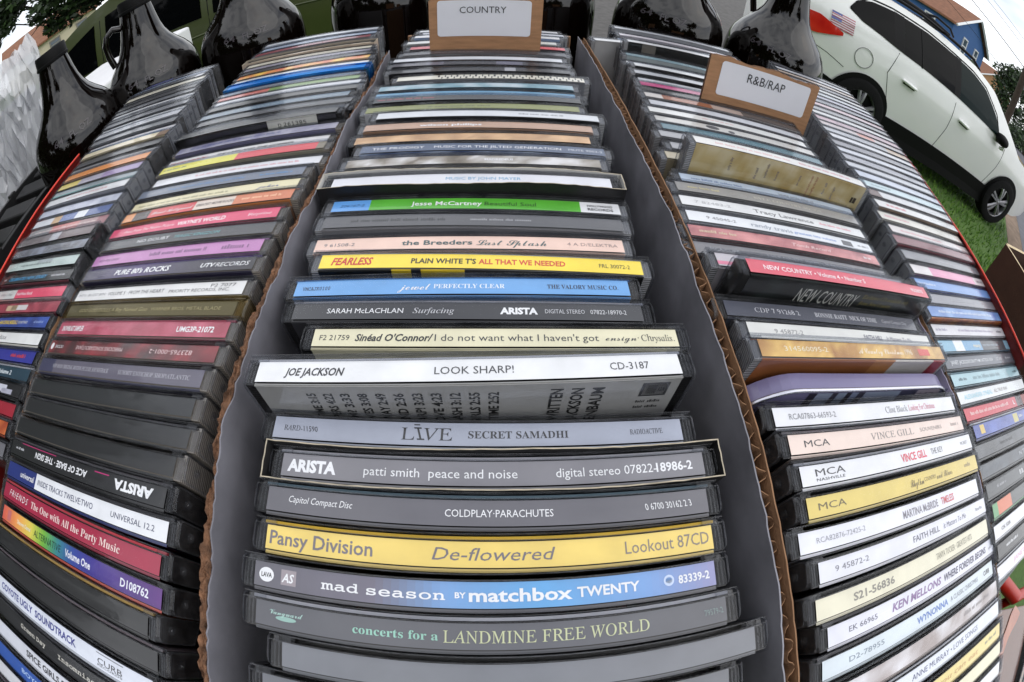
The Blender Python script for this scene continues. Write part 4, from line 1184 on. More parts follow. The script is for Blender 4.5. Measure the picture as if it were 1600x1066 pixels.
# torn wall: white liner plus a thick frayed brown core
m = MB()
r = random.Random(5)
PTS = [(-74, -130), (-75.5, -9), (-79.5, 50), (-78, 89), (-76, 154), (-77, 298), (-78, 345)]


def tornx(y):
    return interp([(b, a) for a, b in PTS], y)


j = 0
prev = None
N_ = 240
for i in range(N_ + 1):
    y = -130 + 475 * i / N_
    j = 0.8 * j + r.uniform(-.8, .8)
    k = noise.noise(Vector((y * 0.035, 2.2, 0))) * 2.4
    x = tornx(y) + noise.noise(Vector((y * 0.02, 7, 1))) * 1.2
    z = 0.5 + j + k
    cur = [(x + .3, y, -149), (x + .3, y, z), (x - .4, y, z - .2), (x - .4, y, -149)]
    if prev:
        for q in range(3):
            m.poly([prev[q], cur[q], cur[q + 1], prev[q + 1]], 0)
    prev = cur
into_box(m.build('wall_lining', LINER, box, scale=MM))
m = MB()
prev = None
N_ = 420
for i in range(N_ + 1):
    y = -130 + 475 * i / N_
    x = tornx(y) - 0.6 + noise.noise(Vector((y * 0.02, 7, 1))) * 1.2
    wd = 3.6 + 1.8 * noise.noise(Vector((y * 0.05, 11, 3))) + r.uniform(-.5, .5)
    if y > 110:
        wd *= max(0.55, 1 - (y - 110) / 220)
    cur = [(x, y, -149)]
    K = 7
    for q in range(K):
        t = q / (K - 1)
        zz = 0.2 - 1.0 * t + 2.2 * noise.noise(Vector((y * 0.11, t * 2.4, 5))) + 1.4 * noise.noise(Vector((y * 0.4, t * 5, 9))) + r.uniform(-.5, .5) - (2.0 if q == K - 1 else 0)
        cur.append((x - wd * t + r.uniform(-.25, .25), y + r.uniform(-.3, .3), zz))
    cur.append((x - wd - .2, y, -149))
    if prev:
        for q in range(len(cur) - 1):
            m.poly([prev[q], cur[q], cur[q + 1], prev[q + 1]], 0)
    prev = cur
into_box(m.build('torn_wall', TORN, box, scale=MM))
m = MB()
m.box(-78, 72, -128, 420, -153, -149.2)
into_box(m.build('bottom', KRAFT_DARK, box, scale=MM))
m = MB()
m.box(-76, 70, 416, 420, -149, -8)
into_box(m.build('end_wall', KRAFT, box, scale=MM))

# plain board dividers between the outer rows
d1 = corrugated(((-219, -40), (-219, 185)), -149, lambda y: -2.6, 2.6, ragged=0.8, inner_left=True, inner=KRAFT, outer=KRAFT_DARK, name='cardboard_divider', seed=8)
tag(d1, 'thin brown cardboard divider standing between the two left rows of cases', 'cardboard divider')
d2 = corrugated(((211.5, -60), (213, 112)), -149, lambda y: -1.8, 3.0, ragged=0.7, inner_left=True, inner=mat('grey_lined_board', (176, 170, 190), 0.7, vary=0.06), outer=KRAFT, name='cardboard_divider', seed=9)
tag(d2, 'grey lined cardboard divider beside the lilac tin and the gold brown case', 'cardboard divider')

# red plastic bin round all five rows
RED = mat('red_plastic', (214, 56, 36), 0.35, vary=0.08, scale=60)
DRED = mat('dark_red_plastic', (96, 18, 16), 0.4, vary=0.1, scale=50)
binr = empty('red_bin', (0, 0.15, -0.153))
tag(binr, 'shallow red plastic bin whose bright rim runs along both outer rows of cases', 'plastic bin')
BI = Matrix.Translation(-binr.location)
rim_l = [(-356, -60), (-364, 60), (-371, 149), (-381, 208), (-391, 291)]
rim_r = [(360, 60), (366, 138), (378, 231), (394, 300)]
for rim in (rim_l, rim_r):
    rim = [(x * .934, y * .934) for x, y in rim]
    m = MB()
    pts = [(x, y, 7.4) for x, y in rim]
    m.tube(pts, 1.0, 10)
    o = m.build('rim', RED, binr, smooth=R(60), scale=MM)
    o.matrix_parent_inverse = BI
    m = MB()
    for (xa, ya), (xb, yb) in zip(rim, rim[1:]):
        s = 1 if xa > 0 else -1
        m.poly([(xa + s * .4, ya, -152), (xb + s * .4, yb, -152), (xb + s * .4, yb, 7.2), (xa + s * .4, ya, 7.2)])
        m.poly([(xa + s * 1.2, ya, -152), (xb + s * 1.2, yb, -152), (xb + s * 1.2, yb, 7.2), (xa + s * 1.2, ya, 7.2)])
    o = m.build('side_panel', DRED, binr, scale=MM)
    o.matrix_parent_inverse = BI
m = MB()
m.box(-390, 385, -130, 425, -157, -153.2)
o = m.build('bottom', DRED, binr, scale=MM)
o.matrix_parent_inverse = BI

# table under everything
TABLE = mat('grey_table_top', (70, 66, 64), 0.6, vary=0.15, scale=20)
STEEL = mat('dark_steel', (50, 50, 54), 0.4, 0.8)
tab = empty('folding_table', (0, 0.25, GZ))
tag(tab, 'grey folding table carrying the cd boxes and the row of brown bottles', 'table')
m = MB()
m.box(-0.98, 0.66, -0.10, 0.86, -0.185, -0.1585)
o = m.build('tabletop', TABLE, tab, bevel=0.004)
o.matrix_parent_inverse = Matrix.Translation(-tab.location)
for x in (-.9, .58):
    for y in (-.04, .78):
        m = MB()
        m.tube([(x, y, GZ), (x, y, -.185)], .014, 10)
        o = m.build('leg', STEEL, tab, smooth=R(60))
        o.matrix_parent_inverse = Matrix.Translation(-tab.location)

# ------------------------------------------------------------------ section cards
CARDB = mat('tan_card', (178, 134, 98), 0.85, vary=0.14, scale=70, bump=0.25, bscale=300, stretch=(1, 1, 6))
STICK = mat('white_sticker', (240, 240, 246), 0.55, vary=0.02, scale=30)
INK = mat('grey_ink', (58, 58, 62), 0.7)


def section_card(name, label, cx, y, z0, wd, ht, yaw, tilt, text, l0, l1, v0, v1, t0, t1, tb, th, lw, seed):
    root = empty(name, (cx * MM, y * MM, (z0 - 60) * MM), (tilt, 0, yaw))
    tag(root, label, 'divider card')
    r = random.Random(seed)
    m = MB()
    X = wd / 2
    H = ht + 60
    N_ = 40
    top = [H + r.uniform(-.5, .5) + .8 * math.sin(i * .35) for i in range(N_ + 1)]
    for i in range(N_):
        xa, xb = -X + wd * i / N_, -X + wd * (i + 1) / N_
        for (ya, mi, off) in ((-1.5, 0, 0), (1.5, 0, 0)):
            m.poly([(xa, ya, 0), (xb, ya, 0), (xb, ya, top[i + 1]), (xa, ya, top[i])], mi)
        m.poly([(xa, -1.5, top[i]), (xb, -1.5, top[i + 1]), (xb, 1.5, top[i + 1] - .3), (xa, 1.5, top[i] - .3)], 1)
    for s in (-1, 1):
        m.poly([(s * X, -1.5, 0), (s * X, 1.5, 0), (s * X, 1.5, top[0 if s < 0 else N_]), (s * X, -1.5, top[0 if s < 0 else N_])], 1)
    m.build('board', [CARDB, KRAFT_DARK], root, scale=MM)
    a0, a1 = -X + wd * l0, -X + wd * l1
    b0, b1 = 60 + ht * v0, 60 + ht * v1
    rad = 2.4
    loop = []
    for cxx, czz, s in ((a1 - rad, b1 - rad, 0), (a0 + rad, b1 - rad, 1), (a0 + rad, b0 + rad, 2), (a1 - rad, b0 + rad, 3)):
        for q in range(6):
            an = (s + q / 5) * math.pi / 2
            loop.append((cxx + rad * math.cos(an), czz + rad * math.sin(an)))
    m = MB()
    m.poly([(x, -1.75, z) for x, z in loop])
    vs, fs, x0, x1 = GLYPHS[(text, '')]
    sx = (a1 - a0) * (t1 - t0) / (x1 - x0)
    base = b0 + (b1 - b0) * tb
    n = len(m.v)
    m.v += [(a0 + (a1 - a0) * t0 + (x - x0) * sx, -1.95, base + y_ * th / .72) for x, y_ in vs]
    for f in fs:
        m.f.append(tuple(n + q for q in f))
        m.m.append(1)
    m.build('sticker', [STICK, INK], root, scale=MM)


section_card('section_card', 'brown cardboard card with a white sticker reading COUNTRY', -5.5, 340, 0, 82, 42, -.01, R(-3), 'COUNTRY', .075, .90, .27, .985, .24, .735, .64, 5.6, 0, 3)
section_card('section_card', 'tilted brown cardboard card with a white sticker reading R&B/RAP', 184.5, 270, 0, 92, 37, -.045, R(-3), 'R&B/RAP', .10, .92, .22, .93, .28, .70, .56, 7.2, 0, 4)

# ------------------------------------------------------------------ lilac tin with rounded shoulders in the card row
LILAC = mat('lilac_tin', (118, 112, 148), 0.32, vary=0.05, scale=40, coat=0.3)
TINRIM = mat('tin_rim', (190, 190, 200), 0.25, 0.9)
tin = empty('cd_tin', (0.146, 0.0445, -0.1400), (-.10, 0, -.05))
tag(tin, 'lilac metal tin with rounded corners and striped picture, row with the R&B/RAP card', 'tin case')


def round_rect(hw, h, rad, n=10):
    L = [(-hw, 0), (hw, 0)]
    for s, cxx in ((0, hw - rad), (1, -hw + rad)):
        for q in range(n + 1):
            an = (s + q / n) * math.pi / 2
            L.append((cxx + rad * math.cos(an), h - rad + rad * math.sin(an)))
    return L


m = MB()
A = round_rect(70, 142, 26)
for ya, yb in ((-4.2, 3.2),):
    m.poly([(x, ya, z) for x, z in A])
    m.poly([(x, yb, z) for x, z in A][::-1])
    for i in range(len(A)):
        k = (i + 1) % len(A)
        m.poly([(A[i][0], ya, A[i][1]), (A[i][0], yb, A[i][1]), (A[k][0], yb, A[k][1]), (A[k][0], ya, A[k][1])][::-1])
m.build('body', LILAC, tin, smooth=R(40), scale=MM)
m = MB()
m.tube([(x * 1.004, -4.2, z + .2) for x, z in A[2:]], .8, 8)
m.build('rim', TINRIM, tin, smooth=R(60), scale=MM)
P = Paper()


def tinmap(u, v, off):
    return (u * MM, (-4.3 - off) * MM, v * MM)


for i, (a, b, c) in enumerate([(-40, -36, (50, 46, 62)), (-36, -28, (150, 160, 184)), (-28, -25, (60, 56, 72)), (-25, -20, (140, 152, 176)), (-20, -17, (50, 48, 60)), (-17, -13, (130, 140, 168)), (-13, -9, (64, 62, 80)), (-9, 16, (146, 156, 180)), (16, 30, (66, 66, 92)), (30, 52, (160, 150, 164)), (52, 60, (90, 92, 120))]):
    P.rect(tinmap, a, b, 116, 140.5, c)
rr_ = random.Random(2)
for i in range(34):
    u, v = 34 + rr_.uniform(-4, 18), 120 + rr_.uniform(0, 16)
    du, dv = rr_.uniform(-6, 6), rr_.uniform(2, 6)
    P.quad([tinmap(u, v, .1), tinmap(u + .5, v, .1), tinmap(u + du + .4, v + dv, .1), tinmap(u + du, v + dv, .1)], (50, 46, 56))
P.build('picture', PAPER, tin)

# ------------------------------------------------------------------ amber glass growler bottles
GLASS = bpy.data.materials.new('amber_glass')
GLASS.use_nodes = True
b_ = GLASS.node_tree.nodes['Principled BSDF']
b_.inputs['Base Color'].default_value = (0.0022, 0.0011, 0.0008, 1)
b_.inputs['Roughness'].default_value = 0.035
b_.inputs['IOR'].default_value = 1.56
b_.inputs['Specular IOR Level'].default_value = 0.5
t_ = GLASS.node_tree
n_ = t_.nodes.new('ShaderNodeTexNoise')
n_.inputs['Scale'].default_value = 9
bp_ = t_.nodes.new('ShaderNodeBump')
bp_.inputs['Strength'].default_value = 0.08
bp_.inputs['Distance'].default_value = 0.01
tc_ = t_.nodes.new('ShaderNodeTexCoord')
t_.links.new(tc_.outputs['Object'], n_.inputs['Vector'])
t_.links.new(n_.outputs['Fac'], bp_.inputs['Height'])
t_.links.new(bp_.outputs['Normal'], b_.inputs['Normal'])
CAPM = mat('black_cap', (9, 9, 10), 0.6, vary=0.1, spec=0.2)
GLASS_EMB = mat('embossed_amber_glass', (66, 62, 66), 0.12)


def bottle_meshes():
    m = MB()
    prof = [(0, 0), (58, 0), (63, 3), (65, 9), (65.5, 60), (65, 146), (64, 160), (61.5, 172), (57, 182), (50, 192), (42, 201), (35, 210), (30, 220), (26.5, 231), (24, 243), (22, 254), (20.5, 262), (20, 274), (0, 274)]
    m.lathe([(a * MM, z * MM) for a, z in prof], 56)
    g = m.mesh('glass')
    m = MB()
    m.lathe([(19.5 * MM, 262 * MM), (21.4 * MM, 262 * MM), (21.8 * MM, 263.5 * MM), (21.8 * MM, 266 * MM), (20.9 * MM, 266.6 * MM), (20.9 * MM, 278 * MM), (19.8 * MM, 280 * MM), (0, 280.2 * MM)], 48)
    c = m.mesh('cap')
    m = MB()
    m.tube([(20 * MM, 0, 246 * MM), (33 * MM, 0, 252 * MM), (42 * MM, 0, 247 * MM), (46 * MM, 0, 236 * MM), (45 * MM, 0, 220 * MM), (41 * MM, 0, 203 * MM)], 4.2 * MM, 12)
    h = m.mesh('handle')
    for me in (g, c, h):
        for p in me.polygons:
            p.use_smooth = True
        me.set_sharp_from_angle(angle=R(50))
    g.materials.append(GLASS)
    h.materials.append(GLASS)
    c.materials.append(CAPM)
    # raised capacity mark wrapped on the shoulder
    v, f = [], []
    for (txt, x0, x1, zc, hh) in (('64', -30, -17, 177, 7), ('FL OZ', -9, 17, 176, 7)):
        vs, fs, a0, a1 = GLYPHS[(txt, 'B')]
        n = len(v)
        for x, y in vs:
            s = x0 + (x - a0) * (x1 - x0) / (a1 - a0)
            z = zc - hh / 2 + y * hh / .72
            rr = interp([(160, 64), (172, 61.5), (182, 57), (192, 50)], z) + .9
            an = -math.pi / 2 + s / 56
            v.append((rr * math.cos(an) * MM, rr * math.sin(an) * MM, z * MM))
        f += [tuple(n + q for q in ff) for ff in fs]
    e = bpy.data.meshes.new('embossing')
    e.from_pydata(v, [], f)
    e.materials.append(GLASS_EMB)
    return g, c, h, e


BG, BC, BH, BE = bottle_meshes()
BOT = [(-52.4, 585, 'leftmost brown glass growler bottle with black cap, beside the clear wrapped pack', 85),
       (-41.6, 600, 'second brown growler bottle from the left, before the olive car window', 182),
       (-29.0, 572, 'brown growler bottle behind the inner left row, olive car on both sides', 80),
       (-13.2, 604, 'brown growler bottle between the inner left row and the COUNTRY card', 100),
       (5.6, 578, 'brown growler bottle directly behind the COUNTRY card', 90),
       (20.9, 552, 'brown growler bottle behind the R&B/RAP row, pavement gap at its left', 75),
       (34.0, 590, 'rightmost brown growler bottle marked 64 FL OZ, beside the white car', 165)]
for a, d, lb, hz in BOT:
    root = empty('growler_bottle', (d * MM * math.sin(R(a)), d * MM * math.cos(R(a)), -.1585), (0, 0, -R(a)))
    tag(root, lb, 'bottle', 'brown growler bottles behind the cases')
    child('glass', BG, root)
    child('cap', BC, root)
    hh = child('handle', BH, root)
    hh.rotation_euler = (0, 0, R(hz))
    child('embossing', BE, root)

# ------------------------------------------------------------------ left side: clear wrapped pack and black crate
WRAP = bpy.data.materials.new('crinkled_clear_wrap')
WRAP.use_nodes = True
t_ = WRAP.node_tree
b_ = t_.nodes['Principled BSDF']
b_.inputs['Base Color'].default_value = (0.66, 0.67, 0.69, 1)
b_.inputs['Roughness'].default_value = 0.12
b_.inputs['Specular IOR Level'].default_value = 1.0
b_.inputs['Coat Weight'].default_value = 0.5
b_.inputs['Coat Roughness'].default_value = 0.12
tr_ = t_.nodes.new('ShaderNodeBsdfTransparent')
ms_ = t_.nodes.new('ShaderNodeMixShader')
ms_.inputs[0].default_value = 0.62
o_ = [n for n in t_.nodes if n.type == 'OUTPUT_MATERIAL'][0]
t_.links.new(tr_.outputs[0], ms_.inputs[1])
t_.links.new(b_.outputs[0], ms_.inputs[2])
t_.links.new(ms_.outputs[0], o_.inputs['Surface'])
pk = empty('wrapped_pack', (-.70, .40, -.1585), (0, 0, R(60)))
tag(pk, 'pack in crinkled clear plastic wrap at the left edge, beside the leftmost bottle', 'wrapped pack')
m = MB()
NX, NZ = 34, 15


def crink(u, v, s):
    p = Vector((u * 1.5, v * .55, s))
    return 0.016 * noise.noise(p) + 0.020 * abs(noise.noise(p * 2.3)) + 0.012 * abs(noise.noise(p * 4.7)) + .003 * noise.noise(p * 9)


for side, yy in ((0, -.045), (1, .045)):
    for i in range(NX):
        for k in range(NZ):
            def pt(a, b):
                u, v = a / NX, b / NZ
                wv = 0.092 * (1 - .28 * max(0, v - .55)) + .012 * math.sin(v * 9)
                x = (u - .5) * 2 * wv
                ed = 1 - abs(2 * u - 1) ** 4
                tp = 1 - max(0, v - .86) / .14 * .85
                hx, hz = math.sin(a * 12.9898 + b * 78.233 + side) * 43758.5, math.sin(a * 39.346 + b * 11.135 + side) * 24634.6
                hx, hz = (hx - math.floor(hx) - .5), (hz - math.floor(hz) - .5)
                return (x + hx * .005, yy * ed * tp + crink(u * 3, v * 3, side * 5) + (hx + hz) * .008, v * (.345 + .022 * math.sin(u * 5 + 1)) + hz * .009)
            m.poly([pt(i, k), pt(i + 1, k), pt(i + 1, k + 1), pt(i, k + 1)])
m.build('wrap', WRAP, pk)
m = MB()
m.box(-.07, .07, -.02, .02, .01, .25)
m.build('contents', mat('pale_printed_contents', (150, 152, 160), 0.7, rgb2=(206, 208, 214), scale=24), pk, bevel=.004)

BLKP = mat('black_plastic', (20, 20, 21), 0.45, vary=0.15, scale=40)
cr = empty('black_crate', (-.585, .285, -.1585), (0, 0, R(-4)))
tag(cr, 'black slatted plastic crate left of the red rim', 'crate')
m = MB()
for z0, z1 in ((.0, .035), (.055, .075), (.10, .132)):
    m.box(.072, .082, -.2, .175, z0, z1)
    m.box(-.082, -.072, -.2, .175, z0, z1)
    for y in (-.2, .165):
        m.box(-.072, .072, y, y + .01, z0, z1)
for y in (-.2, -.08, .04, .165):
    m.box(.0715, .0835, y, y + .012, 0, .136)
    m.box(-.0835, -.0715, y, y + .012, 0, .136)
m.build('slats', BLKP, cr, bevel=.001)
m = MB()
m.box(-.071, .071, -.19, .165, .001, .006)
m.build('bottom', BLKP, cr)
GOLD = mat('gold_edge', (150, 120, 70), 0.4, 0.5)
tapes = [('black video case with gold edge, first in the black crate', -.165), ('black video case with gold edge, second in the black crate', -.12), ('black video case, third in the black crate', -.075), ('black video case, fourth in the black crate', -.03), ('black video case, fifth in the black crate', .015), ('black video case, sixth in the black crate', .06), ('black video case nearest the wrapped pack in the crate', .105)]
for i, (lb, yy) in enumerate(tapes):
    root = empty('video_case', (cr.location.x + math.sin(R(4)) * yy, cr.location.y + math.cos(R(4)) * yy, -.151), (R(4), 0, R(-4)))
    tag(root, lb, 'video case', 'black video cases in the crate')
    m = MB()
    m.box(-.058, .058, -.0135, .0135, 0, .122)
    m.build('shell', BLKP, root, bevel=.003)
    m = MB()
    m.box(-.05, .05, -.0142, -.0136, .106, .1085) if i % 2 else m.box(.052, .0545, -.0142, -.0136, .02, .116)
    m.build('trim', GOLD, root)

# ------------------------------------------------------------------ right side: brown carton, red frame, low things
ct = empty('brown_carton', (.47, .13, -.1585))
tag(ct, 'dark brown open cardboard carton standing at the right edge', 'carton')
CI = Matrix.Translation(-ct.location)
DKB = mat('dark_brown_board', (74, 48, 34), 0.85, vary=0.12, scale=60, bump=.15, bscale=500)


def carton_wall(x0, y0, x1, y1, z0, z1, th=.004):
    m = MB()
    L = math.hypot(x1 - x0, y1 - y0)
    nx, ny = -(y1 - y0) / L * th / 2, (x1 - x0) / L * th / 2
    P = [(x0 - nx, y0 - ny), (x1 - nx, y1 - ny), (x1 + nx, y1 + ny), (x0 + nx, y0 + ny)]
    for i in range(4):
        a, b = P[i], P[(i + 1) % 4]
        m.poly([(a[0], a[1], z0), (b[0], b[1], z0), (b[0], b[1], z1), (a[0], a[1], z1)], 0)
    m.poly([(p[0], p[1], z1) for p in P], 1)
    o = m.build('wall', [DKB, PALE_EDGE], ct)
    o.matrix_parent_inverse = CI


carton_wall(.425, -.005, .425, .161, -.1585, .023)
carton_wall(.428, .161, .64, .161, -.1585, .023)
carton_wall(.64, .158, .64, -.005, -.1585, .023)
carton_wall(.637, -.005, .428, -.005, -.1585, -.03)
m = MB()
m.box(.427, .638, -.003, .159, -.1584, -.156)
o = m.build('bottom', DKB, ct)
o.matrix_parent_inverse = CI
pb = empty('purple_tin', (.53, .085, -.156))
tag(pb, 'purple round tin with a pale rim inside the brown carton', 'tin')
m = MB()
m.lathe([(0, 0), (.058, 0), (.06, .003), (.06, .178), (0, .178)], 40)
m.build('body', mat('purple_paint', (66, 52, 92), 0.4, vary=.1), pb, smooth=R(50))
m = MB()
m.lathe([(.0605, .170), (.0625, .171), (.0625, .184), (.058, .185), (.057, .179)], 40)
m.build('rim', mat('pale_card_rim', (214, 204, 190), 0.6), pb, smooth=R(50))

RFR = mat('red_painted_tube', (176, 40, 26), 0.35, vary=.08)
fr = empty('red_tube_stand', (.355, -.098, -.157))
tag(fr, 'red painted tube stand with a branching corner beyond the near end of the outer row', 'frame')
FI = Matrix.Translation(-fr.location)
for pts, rad in (([(.292, -.042, -.064), (.325, -.066, -.062), (.356, -.099, -.060)], .0062), ([(.356, -.099, -.060), (.395, -.108, -.0585), (.47, -.125, -.056)], .0052), ([(.356, -.099, -.060), (.353, -.102, -.10), (.350, -.105, -.157)], .0042)):
    m = MB()
    m.tube(pts, rad, 12)
    o = m.build('tube', RFR, fr, smooth=R(60))
    o.matrix_parent_inverse = FI
m = MB()
m.box(.30, .40, -.125, -.085, -.160, -.157)
o = m.build('foot_plate', RFR, fr, bevel=.001)
o.matrix_parent_inverse = FI

# low carton under the frame with a dark green case, and the brown box set at the lower right corner
lc = empty('low_carton', (.36, -.06, -.1585))
tag(lc, 'low cardboard carton with pale cut edges beside the red frame', 'carton')
m = MB()
m.box(.290, .41, -.0605, -.0575, -.1585, -.041)
o = m.build('wall', [KRAFT], lc)
o.matrix_parent_inverse = Matrix.Translation(-lc.location)
m = MB()
m.box(.290, .41, -.0608, -.0572, -.041, -.0395)
o = m.build('cut_edge', [PALE_EDGE], lc)
o.matrix_parent_inverse = Matrix.Translation(-lc.location)
gc = empty('green_case', (.335, -.070, -.1585), (0, 0, R(4)))
tag(gc, 'dark green case with a pink corner standing in the low carton', 'case')
m = MB()
m.box(-.035, .045, -.005, .005, 0, .105)
m.build('shell', mat('dark_green_plastic', (18, 44, 46), 0.25, vary=.1), gc, bevel=.0012)
m = MB()
m.box(-.034, -.022, -.0056, -.0051, .03, .098)
m.build('label', mat('pink_label', (206, 110, 130), 0.5), gc)

BRN = mat('brown_case_print', (66, 40, 30), 0.22, rgb2=(98, 60, 42), scale=14, coat=0.4)
bs = empty('brown_box_set', (.262, -.115, -.1585))
tag(bs, 'glossy brown boxed set with a reddish arm shaped band, lower right corner', 'boxed set')
BSI = Matrix.Translation(-bs.location)
m = MB()
A = [(.283, -.083, -.040), (.345, -.106, -.040), (.300, -.190, -.040), (.236, -.150, -.040)]
for zz0, zz1 in ((-.1585, -.040),):
    m.poly(A)
    for i in range(4):
        a, b = A[i], A[(i + 1) % 4]
        m.poly([(a[0], a[1], zz0), (b[0], b[1], zz0), b, a])
o = m.build('shell', BRN, bs, bevel=.0012)
o.matrix_parent_inverse = BSI
m = MB()
pv = None
for i in range(25):
    t = i / 24
    x, y = .318 - .062 * t, -.098 - .052 * t + .010 * math.sin(t * 3.0)
    wd = .0065 * (1 - .35 * t) + .001 * math.sin(t * 14)
    c = [(x - wd * .65, y + wd * .75, -.0394), (x + wd * .65, y - wd * .75, -.0394)]
    if pv:
        m.poly([pv[0], pv[1], c[1], c[0]])
    pv = c
o = m.build('printed_band', mat('reddish_print', (142, 74, 54), 0.25, rgb2=(176, 112, 84), scale=50, coat=.4), bs)
o.matrix_parent_inverse = BSI
for i, (lk, c, tcx) in enumerate([('brown spine with gold lettering, lower right corner', (60, 38, 30), (170, 130, 70)), ('teal grey spine, lower right corner', (96, 116, 120), None), ('dark grey spine, lower right corner', (70, 74, 80), None)]):
    s = dict(x=313 + 9.0 * i, y=-176 - 5.8 * i, z=-36, yaw=R(57), spine=c, seed=900 + i, texts=[('GOLD COUNTRY', 's', .5, .95, 2.8, tcx)] if tcx else [], tray='black')
    if tcx:
        make_texts([('GOLD COUNTRY', 's')])
        s['texts'] = [('~', .45, .95, 2.6, tcx)]
    o = build_case(s)
    tag(o, 'cd case with ' + lk, 'cd case', 'cd cases at the lower right corner')

# ------------------------------------------------------------------ ground, road, verge
GRASS = bpy.data.materials.new('lawn')
GRASS.use_nodes = True
t_ = GRASS.node_tree
b_ = t_.nodes['Principled BSDF']
b_.inputs['Roughness'].default_value = 0.9
geo_ = t_.nodes.new('ShaderNodeNewGeometry')
n1_ = t_.nodes.new('ShaderNodeTexNoise')
n1_.inputs['Scale'].default_value = 1.3
n1_.inputs['Detail'].default_value = 8
n2_ = t_.nodes.new('ShaderNodeTexNoise')
n2_.inputs['Scale'].default_value = 34
n2_.inputs['Detail'].default_value = 4
ad_ = t_.nodes.new('ShaderNodeMath')
ad_.operation = 'ADD'
r_ = t_.nodes.new('ShaderNodeValToRGB')
r_.color_ramp.elements[0].position = 0.75
r_.color_ramp.elements[0].color = (0.036, 0.080, 0.012, 1)
r_.color_ramp.elements[1].position = 1.25
r_.color_ramp.elements[1].color = (0.10, 0.185, 0.030, 1)
for n in (n1_, n2_):
    t_.links.new(geo_.outputs['Position'], n.inputs['Vector'])
t_.links.new(n1_.outputs['Fac'], ad_.inputs[0])
t_.links.new(n2_.outputs['Fac'], ad_.inputs[1])
dv_ = t_.nodes.new('ShaderNodeMath')
dv_.operation = 'DIVIDE'
dv_.inputs[1].default_value = 1.0
t_.links.new(ad_.outputs[0], r_.inputs['Fac'])
t_.links.new(r_.outputs['Color'], b_.inputs['Base Color'])
r_.color_ramp.elements[0].position = 0.42
r_.color_ramp.elements[1].position = 0.98
mh_ = t_.nodes.new('ShaderNodeMath')
mh_.operation = 'MULTIPLY'
mh_.inputs[1].default_value = 0.62
t_.links.new(ad_.outputs[0], mh_.inputs[0])
t_.links.new(mh_.outputs[0], r_.inputs['Fac'])


def ground(name, pts, z, m_):
    m = MB()
    m.poly([(x, y, z) for x, y in pts])
    o = m.build(name, m_)
    tag(o, kind='structure')
    return o


ground('ground', [(-400, -400), (400, -400), (400, 400), (-400, 400)], GZ, GRASS)
ASPH = mat('asphalt', (92, 92, 98), 0.9, vary=0.14, scale=6, bump=.2, bscale=90)
GRAVEL = mat('grey_driveway', (84, 82, 80), 0.95, vary=0.25, scale=12, bump=.3, bscale=60)
ud = Vector((math.sin(R(58)), math.cos(R(58))))
nd = Vector((math.cos(R(58)), -math.sin(R(58))))


def strip(name, o0, o1, z, m_, s0=4.6, s1=260):
    q = [ud * s0 + nd * o0, ud * s1 + nd * o0, ud * s1 + nd * o1, ud * s0 + nd * o1]
    return ground(name, [(p.x, p.y) for p in q], z, m_)


strip('road', 1.75, 7.6, GZ + .008, ASPH)
strip('road_edge_dirt', 1.35, 1.75, GZ + .004, mat('dirt', (118, 100, 84), .95, vary=.25, scale=8))
strip('road_centre_line', 4.3, 4.42, GZ + .012, mat('yellow_road_paint', (190, 160, 60), .7, vary=.15, scale=5))
strip('grass_verge', 7.6, 9.4, GZ + .012, mat('verge_grass', (96, 130, 52), .9, vary=.25, scale=3))
ground('driveway', [(-9, 3.0), (2.2, 3.6), (3.2, 5.4), (9, 14), (9, 20), (-9, 20)], GZ + .004, GRAVEL)

# short grass between the table and the white car
m = MB()
r = random.Random(3)
for i in range(15000):
    a, d = R(r.uniform(52, 110)), r.uniform(3.2, 8.5)
    x, y = d * math.sin(a), d * math.cos(a)
    if x * nd.x + y * nd.y > 1.3:
        continue
    h = r.uniform(.03, .075)
    th = r.uniform(0, 6.28)
    wv = r.uniform(.004, .009)
    lx, ly = r.uniform(-.03, .03), r.uniform(-.03, .03)
    m.poly([(x - wv * math.cos(th), y - wv * math.sin(th), GZ), (x + wv * math.cos(th), y + wv * math.sin(th), GZ), (x + lx, y + ly, GZ + h)], r.randint(0, 2))
o = m.build('grass', [mat('grass_blade_%d' % i, c, .8) for i, c in enumerate([(64, 104, 28), (88, 132, 38), (112, 150, 52)])])
tag(o, 'short green lawn grass between the cd boxes and the white car', 'grass', kind='stuff')

# ------------------------------------------------------------------ cars
GLASSD = mat('dark_car_glass', (6, 7, 8), 0.04, spec=0.09)
GLASSG = mat('greenish_car_glass', (12, 28, 28), 0.05, spec=0.10)
RUB = mat('tyre_rubber', (17, 17, 18), 0.85, vary=.2, spec=0.2)
ALU = mat('alloy_rim', (150, 150, 154), 0.3, 0.8)
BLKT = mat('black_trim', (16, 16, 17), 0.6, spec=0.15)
SEAM = mat('dark_seam', (60, 60, 58), 0.8)


